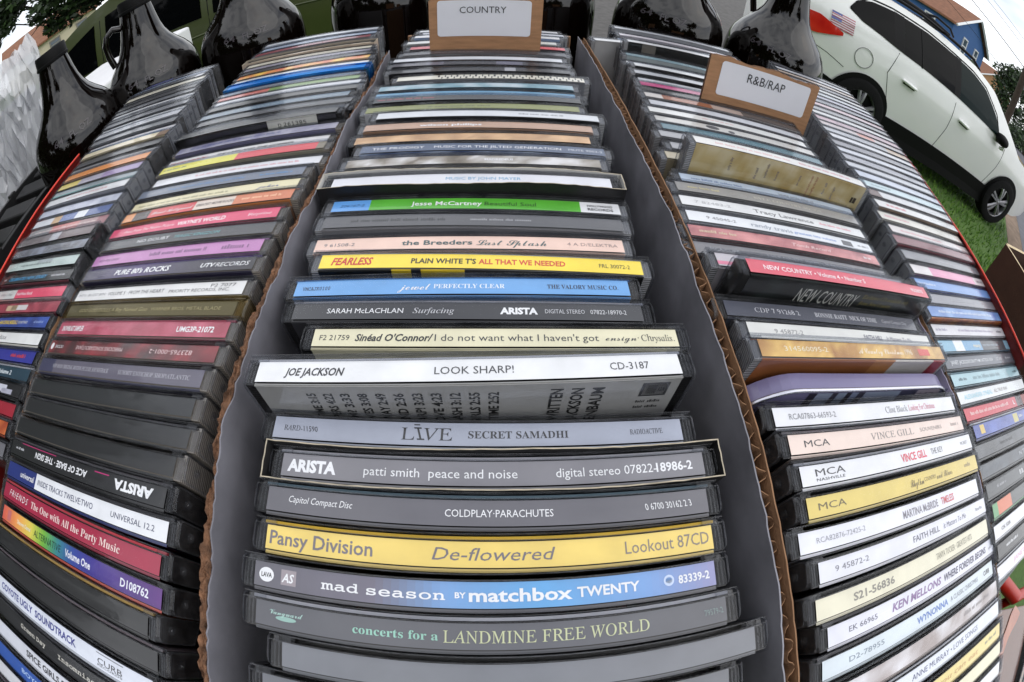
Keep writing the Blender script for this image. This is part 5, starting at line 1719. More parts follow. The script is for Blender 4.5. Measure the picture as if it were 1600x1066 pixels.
class Car:
    """side profile lofted across the width; x runs rear (0) to front (L), right side is y < 0"""

    def __init__(self, L, top, bot, belt, W, roofw, paint):
        self.L, self.top, self.bot, self.belt, self.W, self.roofw, self.paint = L, top, bot, belt, W, roofw, paint

    def half(self, x, z):
        u = x / self.L
        w_ = self.W * (1 - 0.16 * max(0, 1 - u / .13) ** 2 - 0.20 * max(0, (u - .84) / .16) ** 2)
        b = interp(self.belt, x)
        if z > b:
            t = min(1, (z - b) / max(.05, 1.6 - b))
            w_ *= 1 - (1 - self.roofw) * t ** 1.15
        else:
            t = (z - .25) / (b - .25)
            w_ *= 0.955 + 0.075 * math.sin(max(0, min(1, t)) * math.pi * .62) - .028 * max(0, t - .75) / .25
        return w_

    def body(self, parent):
        m = MB()
        NS, NR = 72, 16
        ring = []
        for i in range(NS + 1):
            x = self.L * i / NS
            T, B = interp(self.top, x), interp(self.bot, x)
            pts = []
            for k in range(NR + 1):
                z = B + (T - B) * k / NR
                pts.append((x, -self.half(x, z), z))
            wt = self.half(x, T)
            for k in range(1, 8):
                t = k / 8
                pts.append((x, -wt * (1 - 2 * t), T + .035 * math.sin(t * math.pi)))
            for k in range(NR, -1, -1):
                z = B + (T - B) * k / NR
                pts.append((x, self.half(x, z), z))
            ring.append(pts)
        n = len(ring[0])
        for i in range(NS):
            for k in range(n - 1):
                m.poly([ring[i][k], ring[i + 1][k], ring[i + 1][k + 1], ring[i][k + 1]])
        m.poly(ring[0])
        m.poly(ring[-1][::-1])
        me = m.mesh('body')
        bm = bmesh.new()
        bm.from_mesh(me)
        bmesh.ops.remove_doubles(bm, verts=bm.verts, dist=1e-5)
        bm.to_mesh(me)
        bm.free()
        return addmesh('body', me, parent, [self.paint], smooth=R(45))

    def panel(self, name, lower, upper, m_, parent, off=.006, n=24, side=-1, lip=True):
        """panel on the car side between two (x, z) polylines"""
        m = MB()
        x0, x1 = max(lower[0][0], upper[0][0]), min(lower[-1][0], upper[-1][0])
        pv = None
        K = 5
        for i in range(n + 1):
            x = x0 + (x1 - x0) * i / n
            a, b = interp(lower, x), interp(upper, x)
            c = []
            for k in range(K + 1):
                z = a + (b - a) * k / K
                c.append((x, side * (self.half(x, z) + off), z))
            if pv:
                for k in range(K):
                    m.poly([pv[k], c[k], c[k + 1], pv[k + 1]])
            pv = c
        return m.build(name, m_, parent, smooth=True)

    def line(self, name, pts, wd, m_, parent, off=.004, side=-1):
        m = MB()
        P = []
        for (x0, z0), (x1, z1) in zip(pts, pts[1:]):
            for q in range(8):
                t = q / 8
                P.append((x0 + (x1 - x0) * t, z0 + (z1 - z0) * t))
        P.append(pts[-1])
        m.tube([(x, side * (self.half(x, z) + off - wd * .4), z) for x, z in P], wd / 2, 6)
        return m.build(name, m_, parent, smooth=True)

    def arch(self, cx, cz, r0, r1, m_, parent, name='wheel_arch', off=.005, full=False, side=-1):
        m = MB()
        pv = None
        n = 30
        for i in range(n + 1):
            an = -0.25 + (math.pi + .5) * i / n if not full else 2 * math.pi * i / n
            c = []
            for k in range(4):
                rr = r0 + (r1 - r0) * k / 3
                x, z = cx + rr * math.cos(an), cz + rr * math.sin(an)
                c.append((x, side * (self.half(x, max(z, .3)) + off), max(z, .2)))
            if pv:
                for k in range(3):
                    m.poly([pv[k], c[k], c[k + 1], pv[k + 1]])
            pv = c
        return m.build(name, m_, parent, smooth=True)


def wheel(parent, x, y, rad, side, face=.0):
    t = bpy.data.objects.new('wheel', None)
    LINK(t)
    t.parent = parent
    t.location = (x, y, rad)
    m = MB()
    prof = [(rad * .66, -.10), (rad * .9, -.105), (rad * .985, -.09), (rad, -.06), (rad, .06), (rad * .985, .09), (rad * .9, .105), (rad * .66, .10)]
    m.lathe(prof, 40)
    me = m.mesh('tyre')
    me.transform(Matrix.Rotation(math.pi / 2, 4, 'X'))
    addmesh('tyre', me, t, [RUB], smooth=R(40))
    m = MB()
    R0 = rad * .68
    m.lathe([(R0, -.09), (R0 * 1.0, .085), (R0 * .95, .095), (R0 * .9, .08), (R0 * .88, .02)], 40)
    for i in range(5):
        an = i * 2 * math.pi / 5 + .3
        for o_ in (-.16, .16):
            a0 = an + o_ * .6
            a1 = an + o_
            m.tube([(R0 * .12 * math.cos(a0), R0 * .12 * math.sin(a0), .082), (R0 * .55 * math.cos(a1), R0 * .55 * math.sin(a1), .086), (R0 * .93 * math.cos(a1), R0 * .93 * math.sin(a1), .07)], [.022, .02, .024], 6)
    m.lathe([(0, .1), (.035, .098), (.05, .085), (.05, .05)], 20)
    me = m.mesh('rim')
    me.transform(Matrix.Rotation(math.pi / 2, 4, 'X'))
    addmesh('rim', me, t, [ALU], smooth=R(40))
    m = MB()
    m.lathe([(0, .03), (R0 * .9, .03)], 24)
    me = m.mesh('brake_disc')
    me.transform(Matrix.Rotation(math.pi / 2, 4, 'X'))
    addmesh('brake_disc', me, t, [BLKT])
    return t


# white car, seen from its right rear quarter
WHITE = mat('white_car_paint', (244, 245, 243), 0.22, coat=0.6, vary=.02, scale=2)
wc_rear, wc_dir = Vector((2.66, 4.325)), Vector((math.cos(R(-12.67)), math.sin(R(-12.67))))
white_car = empty('parked_car', (wc_rear.x, wc_rear.y, GZ + .03), (0, 0, math.atan2(wc_dir.y, wc_dir.x)))
tag(white_car, 'white crossover car with dark windows parked on the grass at the right', 'car')
C1 = Car(4.45, [(0, .98), (.06, 1.12), (.28, 1.36), (.55, 1.53), (1.0, 1.60), (1.7, 1.62), (2.35, 1.585), (2.75, 1.50), (3.2, 1.20), (3.5, 1.02), (3.9, .965), (4.25, .87), (4.4, .72), (4.45, .58)],
         [(0, .42), (.35, .34), (.8, .27), (3.6, .25), (4.1, .28), (4.45, .38)], [(0, 1.12), (1.2, 1.10), (3.2, 1.02), (4.45, .87)], .89, .70, WHITE)
C1.body(white_car)
# windows
C1.panel('window', [(.48, 1.27), (.62, 1.21), (1.02, 1.155)], [(.48, 1.29), (.56, 1.39), (.74, 1.46), (.9, 1.485), (1.02, 1.50)], GLASSD, white_car)
C1.panel('window', [(1.16, 1.14), (1.96, 1.10)], [(1.16, 1.505), (1.5, 1.52), (1.96, 1.505)], GLASSD, white_car)
C1.panel('window', [(2.06, 1.095), (2.92, 1.045)], [(2.06, 1.50), (2.3, 1.485), (2.55, 1.43), (2.8, 1.25), (2.92, 1.08)], GLASSG, white_car)
C1.panel('window_pillar', [(1.02, 1.155), (1.16, 1.14)], [(1.02, 1.505), (1.16, 1.51)], BLKT, white_car, n=4)
C1.panel('window_pillar', [(1.96, 1.10), (2.06, 1.095)], [(1.96, 1.51), (2.06, 1.505)], BLKT, white_car, n=4)
C1.line('window_frame', [(2.92, 1.06), (2.82, 1.27), (2.56, 1.45), (2.3, 1.505), (1.5, 1.54), (1.0, 1.52), (.72, 1.48), (.55, 1.36)], .022, BLKT, white_car, off=.006)
C1.line('window_divider', [(1.42, 1.12), (1.40, 1.51)], .02, BLKT, white_car, off=.010)
m = MB()
for s in (-1, 1):
    pass
# windscreen and rear window lie across the body
m = MB()
for xa, xb in ((2.80, 3.42),):
    pv = None
    for i in range(9):
        x = xa + (xb - xa) * i / 8
        T = interp(C1.top, x)
        wt = C1.half(x, T) - .08
        c = [(x, -wt + 2 * wt * k / 8, T + .006 + .035 * math.sin(math.pi * (.09 + .82 * k / 8))) for k in range(9)]
        if pv:
            for k in range(8):
                m.poly([pv[k], c[k], c[k + 1], pv[k + 1]])
        pv = c
m.build('windscreen', GLASSD, white_car, smooth=True)
m = MB()
pv = None
for i in range(7):
    x = .10 + .40 * i / 6
    T = interp(C1.top, x)
    wt = C1.half(x, T) - .10
    c = [(x - .004, -wt + 2 * wt * k / 8, T + .006 + .035 * math.sin(math.pi * (.09 + .82 * k / 8))) for k in range(9)]
    if pv:
        for k in range(8):
            m.poly([pv[k], c[k], c[k + 1], pv[k + 1]])
    pv = c
m.build('rear_window', GLASSD, white_car, smooth=True)
# flag sticker on the rear corner
Pf = Paper()


def flagmap(u, v, off):
    x = .30 + u
    z = 1.02 + v
    return (x, -(C1.half(x, z) + .009 + off), z)


for i in range(13):
    for q in range(6):
        Pf.rect(flagmap, .24 * q / 6, .24 * (q + 1) / 6, .15 * i / 13, .15 * (i + 1) / 13, (184, 92, 108) if i % 2 == 0 else (224, 222, 226))
for q in range(3):
    Pf.rect(flagmap, .10 * q / 3, .10 * (q + 1) / 3, .15 * 6 / 13, .15, (82, 92, 168), .003)
Pf.build('flag_sticker', PAPER, white_car)
# seams, handles, fuel flap
C1.line('door_seam', [(1.10, 1.12), (1.02, .86), (1.10, .66), (1.20, .45), (1.24, .32)], .009, SEAM, white_car, off=.002)
C1.line('door_seam', [(2.02, 1.03), (2.03, .7), (1.97, .32)], .009, SEAM, white_car, off=.002)
C1.line('door_seam', [(3.12, .99), (3.10, .7), (3.02, .34)], .009, SEAM, white_car, off=.002)
C1.line('bumper_seam', [(.02, .80), (.35, .74), (.55, .68)], .008, SEAM, white_car, off=.002)
m = MB()
m.tube([(.72 + .105 * math.cos(q * .2618), -(C1.half(.72, .87) + .001), .87 + .105 * math.sin(q * .2618)) for q in range(25)], .004, 5)
m.build('fuel_flap', mat('flap_gap', (140, 141, 140), .6), white_car, smooth=True)
for xx in (1.22, 2.14):
    m = MB()
    m.tube([(xx, -(C1.half(xx, .88) + .012), .885), (xx + .03, -(C1.half(xx, .88) + .035), .885), (xx + .17, -(C1.half(xx + .17, .88) + .035), .875), (xx + .20, -(C1.half(xx + .2, .88) + .012), .872)], [.016, .02, .02, .014], 8)
    m.build('door_handle', WHITE, white_car, smooth=R(60))
    m = MB()
    m.tube([(xx + .02, -(C1.half(xx, .86) + .001), .865), (xx + .18, -(C1.half(xx + .18, .86) + .001), .855)], [.016, .016], 8)
    m.build('handle_recess', BLKT, white_car, smooth=R(60))
# black lower cladding, arches, wheels
C1.panel('sill_cladding', [(.9, .15), (3.4, .14)], [(.9, .42), (3.4, .40)], BLKT, white_car, off=.018)  # cladding, its lower reach painting in the dark shade under the car
C1.panel('rear_bumper_cladding', [(.02, .42), (.5, .34)], [(.02, .60), (.5, .50)], BLKT, white_car, off=.016)
for cx in (.84, 3.49):
    C1.arch(cx, .34, .30, .385, BLKT, white_car, off=.014)
    C1.arch(cx, .34, .02, .32, BLKT, white_car, name='wheel_well_shade', off=.008)  # flat black disc painted as the dark of the wheel opening
    for sd_ in (-1, 1):
        wheel(white_car, cx, sd_ * .835, .335, sd_) if sd_ < 0 else wheel(white_car, cx, .80, .335, 1)
# tail light wraps the rear corner
RL = mat('red_tail_light', (196, 24, 22), 0.12, coat=1.0, rgb2=(226, 60, 40), scale=5)
C1.panel('tail_light', [(.02, .86), (.2, .88), (.44, .97)], [(.02, 1.06), (.2, 1.075), (.44, 1.0)], RL, white_car, off=.016)
C1.panel('tail_light', [(.02, .86), (.2, .88), (.44, .97)], [(.02, 1.06), (.2, 1.075), (.44, 1.0)], RL, white_car, off=.016, side=1)
C1.panel('side_marker', [(4.12, .66), (4.3, .66)], [(4.12, .72), (4.3, .71)], mat('red_orange_marker', (190, 50, 34), .2), white_car, off=.012)
# mirror
mr_ = bpy.data.objects.new('mirror', None)
LINK(mr_)
mr_.parent = white_car
mr_.location = (2.90, -.98, 1.06)
m = MB()
m.lathe([(0, -.10), (.05, -.095), (.085, -.06), (.095, 0), (.085, .045), (.0, .05)], 20)
me = m.mesh('housing')
me.transform(Matrix.Rotation(math.pi / 2, 4, 'Y') @ Matrix.Scale(.75, 4, Vector((1, 0, 0))))
addmesh('housing', me, mr_, [BLKT], smooth=R(60))
m = MB()
m.tube([(0, .02, -.04), (.02, .12, -.05)], [.03, .035], 8)
m.build('arm', BLKT, mr_, smooth=R(60))
m = MB()
m.tube([(.055, -.02, -.055), (.052, -.02, -.09), (.04, .03, -.11)], [.02, .03, .02], 8)
m.build('lower_cap', WHITE, mr_, smooth=R(60))
# roof rails and carrier
for sd_ in (-1, 1):
    m = MB()
    m.tube([(.62, sd_ * .60, 1.575), (.72, sd_ * .60, 1.635), (1.4, sd_ * .605, 1.67), (2.3, sd_ * .60, 1.645), (2.45, sd_ * .60, 1.58)], .02, 8)
    m.build('roof_rail', BLKT, white_car, smooth=R(60))
rc = empty('roof_carrier', (wc_rear.x + wc_dir.x * 1.35, wc_rear.y + wc_dir.y * 1.35, GZ + 1.67), (0, 0, math.atan2(wc_dir.y, wc_dir.x)))
tag(rc, 'black roof carrier with bars and clamps on top of the white car', 'roof carrier')
for xx in (-.38, .42):
    m = MB()
    m.box(xx - .03, xx + .03, -.66, .66, .0, .04)
    m.build('cross_bar', BLKT, rc, bevel=.01)
m = MB()
m.tube([(-.62, -.30, .075), (-.3, -.30, .085), (.4, -.30, .085), (.74, -.30, .07)], [.02, .035, .035, .02], 8)
m.build('tray', BLKT, rc, smooth=R(60))
m = MB()
m.tube([(.30, -.30, .09), (.46, -.33, .16), (.70, -.33, .15), (.80, -.31, .085)], .016, 8)
m.build('clamp', BLKT, rc, smooth=R(60))
m = MB()
m.tube([(-.5, -.3, .09), (-.55, -.32, .20), (-.35, -.30, .26), (-.2, -.3, .10)], .016, 8)
m.build('wheel_hoop', BLKT, rc, smooth=R(60))

# olive car behind the left bottles (its left side faces the lens, rear at the left)
OLIVE = mat('olive_car_paint', (58, 66, 32), 0.3, coat=0.25, vary=.04, scale=2)
oc_rear, oc_dir = Vector((-3.95, 3.15)), Vector((.962, .272))
olive = empty('parked_car', (oc_rear.x, oc_rear.y, GZ - .03), (0, 0, math.atan2(oc_dir.y, oc_dir.x)))
olive.scale = (.93, .93, .93)
tag(olive, 'olive green boxy car parked behind the left bottles', 'car')
C2 = Car(4.3, [(0, .84), (.05, 1.02), (.13, 1.18), (.27, 1.32), (.5, 1.45), (.85, 1.56), (1.3, 1.64), (2.4, 1.66), (2.75, 1.60), (3.2, 1.22), (3.4, 1.10), (4.0, 1.05), (4.22, .9), (4.3, .6)],
         [(0, .36), (.5, .28), (3.9, .26), (4.3, .36)], [(0, 1.05), (3.2, 1.02), (4.3, .9)], .88, .80, OLIVE)
C2.body(olive)
CH = mat('pale_window_trim', (150, 146, 110), .3, .3)
C2.panel('window', [(.36, 1.10), (.98, 1.08)], [(.36, 1.20), (.55, 1.34), (.98, 1.46)], GLASSD, olive)
C2.panel('window', [(1.10, 1.08), (1.98, 1.06)], [(1.10, 1.48), (1.98, 1.55)], GLASSD, olive)
C2.panel('window', [(2.08, 1.06), (2.98, 1.05)], [(2.08, 1.55), (2.45, 1.545), (2.98, 1.18)], GLASSD, olive)
C2.line('window_trim', [(.44, 1.32), (.34, 1.22), (.335, 1.10), (.45, 1.065)], .03, CH, olive, off=.012)
C2.line('door_seam', [(1.04, 1.47), (1.05, .8), (1.12, .32)], .008, BLKT, olive, off=.002)
C2.line('door_seam', [(2.03, 1.55), (2.04, .8), (1.98, .32)], .008, BLKT, olive, off=.002)
C2.line('body_crease', [(.05, .90), (2.0, .92), (4.0, .88)], .02, OLIVE, olive, off=.006)
C2.panel('sill_cladding', [(.9, .28), (3.4, .27)], [(.9, .40), (3.4, .39)], BLKT, olive, off=.014)
for cx in (.82, 3.42):
    C2.arch(cx, .34, .02, .33, BLKT, olive, name='wheel_well_shade', off=.008)  # flat dark disc in place of the shaded recess
    wheel(olive, cx, -.83, .335, -1)
    wheel(olive, cx, .80, .335, 1)
m = MB()
m.box(1.3, 1.9, -.4, .4, .8, 1.3)

# white cloth covered table farther left, glimpsed between two bottles
wt = empty('covered_table', (-1.95, 1.80, GZ), (0, 0, R(-8)))
tag(wt, 'table under a white cloth, glimpsed between the two leftmost bottles', 'table')
CLOTH = mat('white_cloth', (222, 222, 224), .8, vary=.04, scale=6)
m = MB()
m.box(-.45, .40, -.30, .34, .78, 1.035)
m.build('tablecloth', CLOTH, wt, bevel=.012)
for x in (-.4, .35):
    for y in (-.25, .29):
        m = MB()
        m.tube([(x, y, 0), (x, y, .78)], .016, 8)
        m.build('leg', STEEL, wt)

# ------------------------------------------------------------------ houses
ROOFB = mat('brown_shingles', (124, 84, 62), 0.9, vary=0.2, scale=3, bump=.2, bscale=14)
WWIN = mat('white_window_frame', (210, 212, 214), 0.5)
PANE = mat('window_pane', (70, 84, 96), 0.1, spec=.8)


def siding(name, c):
    m_ = bpy.data.materials.new(name)
    m_.use_nodes = True
    t = m_.node_tree
    b = t.nodes['Principled BSDF']
    b.inputs['Base Color'].default_value = lin(c)
    b.inputs['Roughness'].default_value = .8
    tcn = t.nodes.new('ShaderNodeTexCoord')
    wv = t.nodes.new('ShaderNodeTexWave')
    wv.bands_direction = 'Z'
    wv.wave_profile = 'SAW'
    wv.inputs['Scale'].default_value = 1.6
    t.links.new(tcn.outputs['Object'], wv.inputs['Vector'])
    bp = t.nodes.new('ShaderNodeBump')
    bp.inputs['Strength'].default_value = .5
    bp.inputs['Distance'].default_value = .03
    t.links.new(wv.outputs['Fac'], bp.inputs['Height'])
    t.links.new(bp.outputs['Normal'], b.inputs['Normal'])
    return m_


def house(label, p, ang, gw, ln, eave, ridge, wall, roof, wins_gable=(), wins_side=(), trim=WWIN, over=.35):
    """gable end along local x (0..gw) at y=0, length back along +y; p = near gable corner, ang = direction of the gable"""
    h = empty('house', (p[0], p[1], GZ), (0, 0, ang))
    tag(h, label, 'house')
    m = MB()
    m.box(0, gw, 0, ln, 0, eave)
    m.poly([(0, 0, eave), (gw, 0, eave), (gw / 2, 0, ridge)])
    m.poly([(0, ln, eave), (gw, ln, eave), (gw / 2, ln, ridge)][::-1])
    m.build('wall', wall, h)
    m = MB()
    sl = (ridge - eave) / (gw / 2)
    for s in (0, 1):
        xa, xb = (-over, gw / 2) if s == 0 else (gw + over, gw / 2)
        za = eave - sl * over
        for dz0, dz1 in ((.02, .2),):
            a = [(xa, -over, za + dz0), (xa, ln + over, za + dz0), (xb, ln + over, ridge + dz0), (xb, -over, ridge + dz0)]
            b = [(x, y, z + dz1 - dz0) for x, y, z in a]
            m.poly(a)
            m.poly(b[::-1])
            for i in range(4):
                k = (i + 1) % 4
                m.poly([a[i], a[k], b[k], b[i]])
    m.build('roof', roof, h)
    for s in (0, 1):
        xa = -over if s == 0 else gw + over
        m = MB()
        za = eave - sl * over
        m.tube([(xa, -over - .04, za + .1), (gw / 2, -over - .04, ridge + .1)], .13, 4)
        m.build('roof_trim', trim, h)

    def win(face, u, z, w_, hh):
        wf = bpy.data.objects.new('window', None)
        LINK(wf)
        wf.parent = h
        if face == 'g':
            wf.location = (u, -.03, z)
        else:
            wf.location = (-.03, u, z)
            wf.rotation_euler = (0, 0, -math.pi / 2)
        m = MB()
        fw = .12
        m.box(-w_ / 2, w_ / 2, -.06, .03, hh / 2 - fw, hh / 2)
        m.box(-w_ / 2, w_ / 2, -.06, .03, -hh / 2, -hh / 2 + fw)
        m.box(-w_ / 2, -w_ / 2 + fw, -.06, .03, -hh / 2 + fw, hh / 2 - fw)
        m.box(w_ / 2 - fw, w_ / 2, -.06, .03, -hh / 2 + fw, hh / 2 - fw)
        m.box(-w_ / 2 + fw, w_ / 2 - fw, -.05, .02, -.05, .05)
        m.build('frame', trim, wf)
        m = MB()
        m.box(-w_ / 2 + fw, w_ / 2 - fw, -.012, .0, -hh / 2 + fw, hh / 2 - fw)
        m.build('pane', PANE, wf)
    for a in wins_gable:
        win('g', *a)
    for a in wins_side:
        win('s', *a)
    return h


def at(azd, d):
    return (d * math.sin(R(azd)), d * math.cos(R(azd)))


p1, p2 = at(52.5, 36), at(56.9, 44.2)
g = Vector((p2[0] - p1[0], p2[1] - p1[1]))
BLUE = siding('blue_siding', (52, 92, 146))
hb = house('two storey blue house with a brown roof behind the white car', p1, math.atan2(g.y, g.x), g.length, 12, 5.15, 7.3, BLUE, ROOFB, [(3.1, 4.1, 1.1, 1.5), (6.3, 4.1, 1.1, 1.5), (3.1, 1.6, 1.1, 1.5)], [(2, 4.0, 1.0, 1.3), (6, 4.0, 1.0, 1.3), (9.5, 4.0, 1.0, 1.3)])
TANS = siding('tan_siding', (168, 128, 92))
q1, q2 = at(60.6, 78), at(56.6, 86)
g2 = Vector((q1[0] - q2[0], q1[1] - q2[1]))
# its long side faces the lens
hn = house('tan house with a brown roof and white windows, right of the blue house', (q1[0] + 4, q1[1] + 8), math.atan2(g2.y, g2.x) + math.pi / 2, 8, g2.length + 3, 5.3, 8.0, TANS, ROOFB, [], [(1.2 + 2.2 * i, 4.1, 1.2, 1.4) for i in range(4)] + [(1.4 + 2.4 * i, 1.8, 1.8, 1.9) for i in range(3)])
hp = house('small pale house half hidden behind the utility pole', at(61.6, 70), R(35), 6, 8, 2.6, 3.9, siding('pale_siding', (206, 196, 176)), ROOFB, [(2, 1.5, 1, 1.1)], [(3, 1.5, 1, 1.1)])
BEIGE = siding('beige_siding', (196, 186, 162))
l1, l2 = at(-58, 44), at(-46, 44)
gl = Vector((l2[0] - l1[0], l2[1] - l1[1]))
hl_ = house('long beige house with a brown roof beyond the leftmost bottle', (l2[0], l2[1]), math.atan2(gl.y, gl.x) + math.pi / 2, 9, gl.length, 3.15, 5.2, BEIGE, ROOFB, [], [(1.5, 2.2, 1.1, 1.0), (4.2, 2.2, 1.1, 1.0), (6.6, 2.2, .9, .9)], trim=mat('grey_house_trim', (120, 116, 108), .7))

# ------------------------------------------------------------------ utility pole and wires
WOOD = mat('weathered_pole', (58, 46, 38), .9, vary=.25, scale=4, bump=.4, bscale=30)
px_, py_ = at(62.0, 20)
up_ = empty('utility_pole', (px_, py_, GZ))
tag(up_, 'leaning brown wooden utility pole beside the road', 'utility pole')
m = MB()
m.tube([(0, 0, 0), (0, 0, 9)], [.16, .12], 12)
m.build('post', WOOD, up_, smooth=R(60))
m = MB()
m.box(-1.1, 1.1, -.05, .05, 8.2, 8.32)
m.build('cross_arm', WOOD, up_)
m = MB()
m.tube([(.22, -.1, 3.1), (.22, -.1, 4.0)], .16, 14)
m.build('transformer', mat('grey_metal', (120, 124, 130), .5, .3), up_, smooth=R(60))
WIRE = mat('wire_rubber', (24, 24, 28), .7)
pole_top = Vector((px_, py_, GZ + 8.3))
for i, (azd, el, d, rr) in enumerate([(54.9, 11.2, 16, .016), (56.6, 12.6, 16, .009), (54.4, 8.0, 20, .010), (57.5, 13.0, 17, .008), (55.7, 11.9, 16, .007)]):
    x, y = at(azd, d)
    a = Vector((x, y, .11 + d * math.tan(R(el))))
    x2, y2 = at(azd + 6.4, d * 1.06)
    b = Vector((x2, y2, .11 + d * 1.06 * math.tan(R(el - 2.0))))
    dr = (b - a)
    m = MB()
    A_, B_ = a - dr * 1.5, b + dr * 2.5
    m.tube([A_.lerp(B_, t / 20) - Vector((0, 0, 1.2 * 4 * (t / 20) * (1 - t / 20) * .4)) for t in range(21)], rr, 6)
    o = m.build('power_line', WIRE, None)
    tag(o, ['thick black power line across the upper right sky', 'thin power line highest in the upper right sky', 'thin power line low, closest to the blue roof', 'faint power line near the top right corner', 'faint power line between the two upper lines'][i], 'power line', 'power lines at the upper right')
m = MB()
a = Vector((*at(-60, 14), .11 + 14 * math.tan(R(1.5))))
b = Vector((*at(-50.5, 14), .11 + 14 * math.tan(R(5.6))))
m.tube([a - (b - a) * 2, a, b, b + (b - a) * 3], .012, 6)
o = m.build('power_line', WIRE, None)
tag(o, 'black power line crossing the sky at the upper left', 'power line')

# ------------------------------------------------------------------ trees
LEAF = [mat('leaf_%d' % i, c, .6) for i, c in enumerate([(26, 42, 20), (38, 58, 26), (52, 76, 34)])]
BARK = mat('bark', (66, 54, 44), .95, vary=.3, scale=10, bump=.5, bscale=40)


def leaf_mesh(clumps, n, size, rr, name, parent):
    m = MB()
    for i in range(n):
        c, rad = rr.choice(clumps)
        d = Vector((rr.gauss(0, 1), rr.gauss(0, 1), rr.gauss(0, 1)))
        d.normalize()
        p = Vector(c) + Vector((d.x * rad[0], d.y * rad[1], d.z * rad[2])) * (rr.random() ** .45)
        u = Vector((rr.gauss(0, 1), rr.gauss(0, 1), rr.gauss(0, .6))).normalized()
        v = u.cross(Vector((rr.gauss(0, 1), rr.gauss(0, 1), rr.gauss(0, 1)))).normalized()
        s = size * rr.uniform(.6, 1.3)
        m.poly([p - u * s * .5, p - v * s * .22, p + u * s * .5, p + v * s * .22], rr.randint(0, 2))
    return m.build(name, LEAF, parent)


def tree(label, x, y, h, cw, seed_, n=2600, size=.5, base=.25, clump=9, group=None):
    t = empty('tree', (x, y, GZ))
    tag(t, label, 'tree', group)
    rr = random.Random(seed_)
    m = MB()
    m.tube([(0, 0, 0), (.1, 0, h * .3), (-.05, .1, h * .6), (0, 0, h * .85)], [h * .03, h * .022, h * .014, h * .004], 8)
    for i in range(5):
        a = i * 1.3
        m.tube([(0, 0, h * (.3 + .07 * i)), (cw * .3 * math.cos(a), cw * .3 * math.sin(a), h * (.45 + .07 * i))], [h * .012, h * .004], 6)
    m.build('trunk', BARK, t, smooth=R(60))
    cl = []
    for i in range(clump):
        a = rr.uniform(0, 6.28)
        q = rr.uniform(0, cw * .34)
        zc = h * rr.uniform(base + .12, .86)
        s = cw * rr.uniform(.16, .27)
        cl.append(((q * math.cos(a), q * math.sin(a), zc), (s, s, s * .8)))
    leaf_mesh(cl, n, size, rr, 'crown', t)
    return t


tree('tall dark tree behind the utility pole', *at(61.2, 62), 8.6, 8, 21, n=3000, size=.6, clump=12)
tree('dark tree at the right edge beyond the road', *at(65.5, 52), 8.2, 9, 22, n=3000, size=.6, base=.05, clump=12)
tree('round dark tree between the tan house and the pole', *at(59.6, 100), 11.0, 10, 23, n=2400, size=.9, base=.1, clump=12)
for i, (a, d, h, cw, lb) in enumerate([(60.2, 56, 2.6, 4.5, 'low round bush below the tan house'), (63.4, 40, 2.4, 4, 'dark bush at the foot of the pole beyond the verge'), (66, 34, 2.4, 5, 'dark bush at the right edge beyond the verge'), (58.2, 60, 2.4, 5, 'low bush left of the round bush'), (55.4, 33, 3.4, 2.6, 'small bright bush against the blue house')]):
    b = empty('bush', (*at(a, d), GZ))
    tag(b, lb, 'bush')
    rr = random.Random(40 + i)
    cl = [((rr.uniform(-cw * .35, cw * .35), rr.uniform(-cw * .35, cw * .35), h * rr.uniform(.3, .75)), (cw * .25, cw * .25, h * .28)) for _ in range(7)]
    leaf_mesh(cl, 900, .34, rr, 'foliage', b)

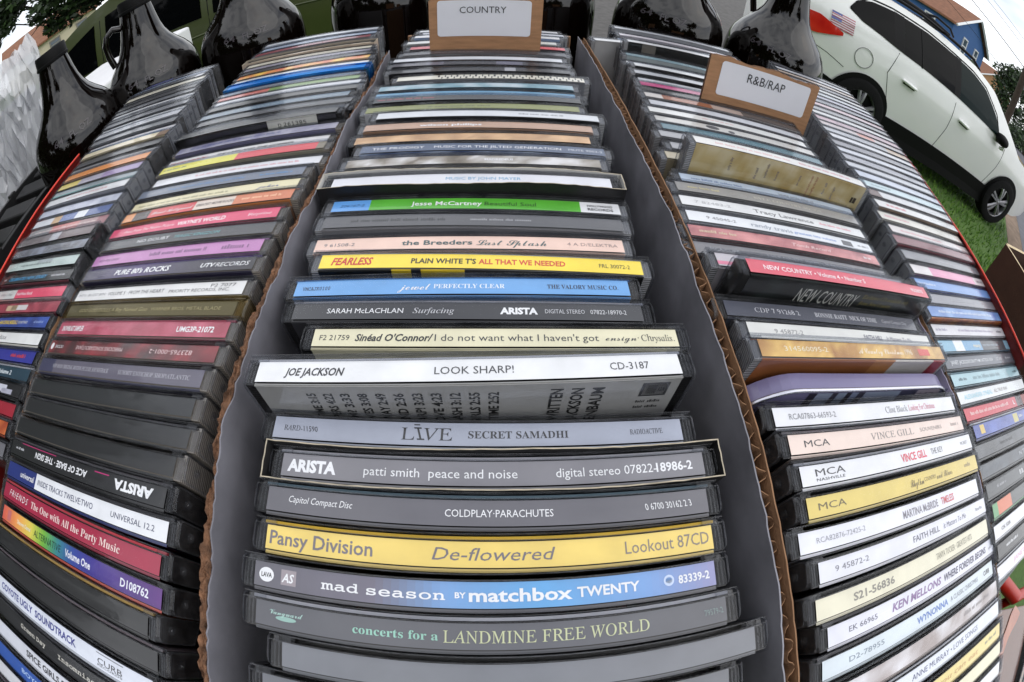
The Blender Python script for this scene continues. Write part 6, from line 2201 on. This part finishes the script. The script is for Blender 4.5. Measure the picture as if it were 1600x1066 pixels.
# overhanging tree at the upper left: trunk outside the picture, its lower branches hang in
ot = empty('tree', (-9.5, 1.6, GZ))
tag(ot, 'dark leafy branches of a tree hanging in at the upper left corner', 'tree')
OI = Matrix.Translation(-ot.location)
rr = random.Random(77)
m = MB()
m.tube([(-9.5, 1.6, GZ), (-9.4, 1.7, 1), (-9.2, 2.0, 3.2), (-9.0, 2.4, 5)], [.32, .25, .2, .1], 10)
tips = []
spec = [(-52.0, 6.3, 6.6, .30), (-50.4, 4.9, 6.8, .30), (-51.2, 3.3, 6.9, .20), (-49.0, 3.2, 7.0, .28), (-47.4, 4.4, 7.0, .34), (-49.8, 7.5, 6.6, .36), (-46.0, 3.2, 7.2, .24), (-44.6, 4.6, 7.0, .34), (-42.5, 3.4, 7.0, .26), (-41.0, 4.6, 7.2, .4),
        (-57.2, 7.4, 6.6, .26), (-58.5, 8.8, 6.6, .36), (-56.2, 9.6, 6.6, .34), (-55.4, 8.4, 6.8, .2), (-59.4, 6.2, 6.8, .22), (-60.5, 7.5, 6.8, .35), (-57.8, 10.6, 6.7, .5), (-54, 11, 6.7, .5), (-51, 9.6, 6.7, .5), (-48, 7.5, 6.8, .5), (-45, 7.0, 6.8, .5), (-62, 9.5, 6.8, .6), (-53, 13, 7, .7), (-47, 10.5, 7, .7)]
cl = []
for azd, el, d, s in spec:
    x, y = at(azd, d)
    c = (x, y, .11 + d * math.tan(R(el)))
    cl.append((c, (s, s, s * .55)))
    st = Vector((-9.2, 2.0, 3.0 + rr.uniform(0, 1.5)))
    mid = st.lerp(Vector(c), .55) + Vector((0, 0, .35))
    m.tube([st, mid, Vector(c)], [.05, .025, .006], 6)
o = m.build('trunk', BARK, ot, smooth=R(60))
o.matrix_parent_inverse = OI
o = leaf_mesh(cl, 5200, .12, rr, 'crown', ot)
o.matrix_parent_inverse = OI

# far-off wood behind the viewer: closes the horizon and shows in the bottle glass
rr = random.Random(5)
cl = []
for i in range(46):
    a = R(150 + 142 * i / 45 + rr.uniform(-2, 2))
    d = rr.uniform(10, 13)
    h = rr.uniform(3.5, 5.5) + max(0, i - 18) * .30
    cl.append(((d * math.sin(a), d * math.cos(a), GZ + h * .5), (1.5, 1.5, h * .52)))
for i in range(5):                                        # a few tall trees to the right behind the viewer, mirrored in the car windows
    a = R(134 + 30 * rr.random())
    d = rr.uniform(10, 14)
    cl.append(((d * math.sin(a), d * math.cos(a), rr.uniform(-1, 8.0)), (1.7, 1.7, 1.6)))
for i in range(30):  # taller unseen clumps, added to cover sky and darken the reflections
    a = R(178 + 114 * rr.random())
    d = rr.uniform(10, 13)
    cl.append(((d * math.sin(a), d * math.cos(a), rr.uniform(2.5, 9.0)), (1.6, 1.6, 1.4)))
o = leaf_mesh(cl, 24000, .8, rr, 'treeline', None)
tag(o, 'dark treeline behind the viewer, mirrored low in the bottle glass', 'treeline', kind='stuff')
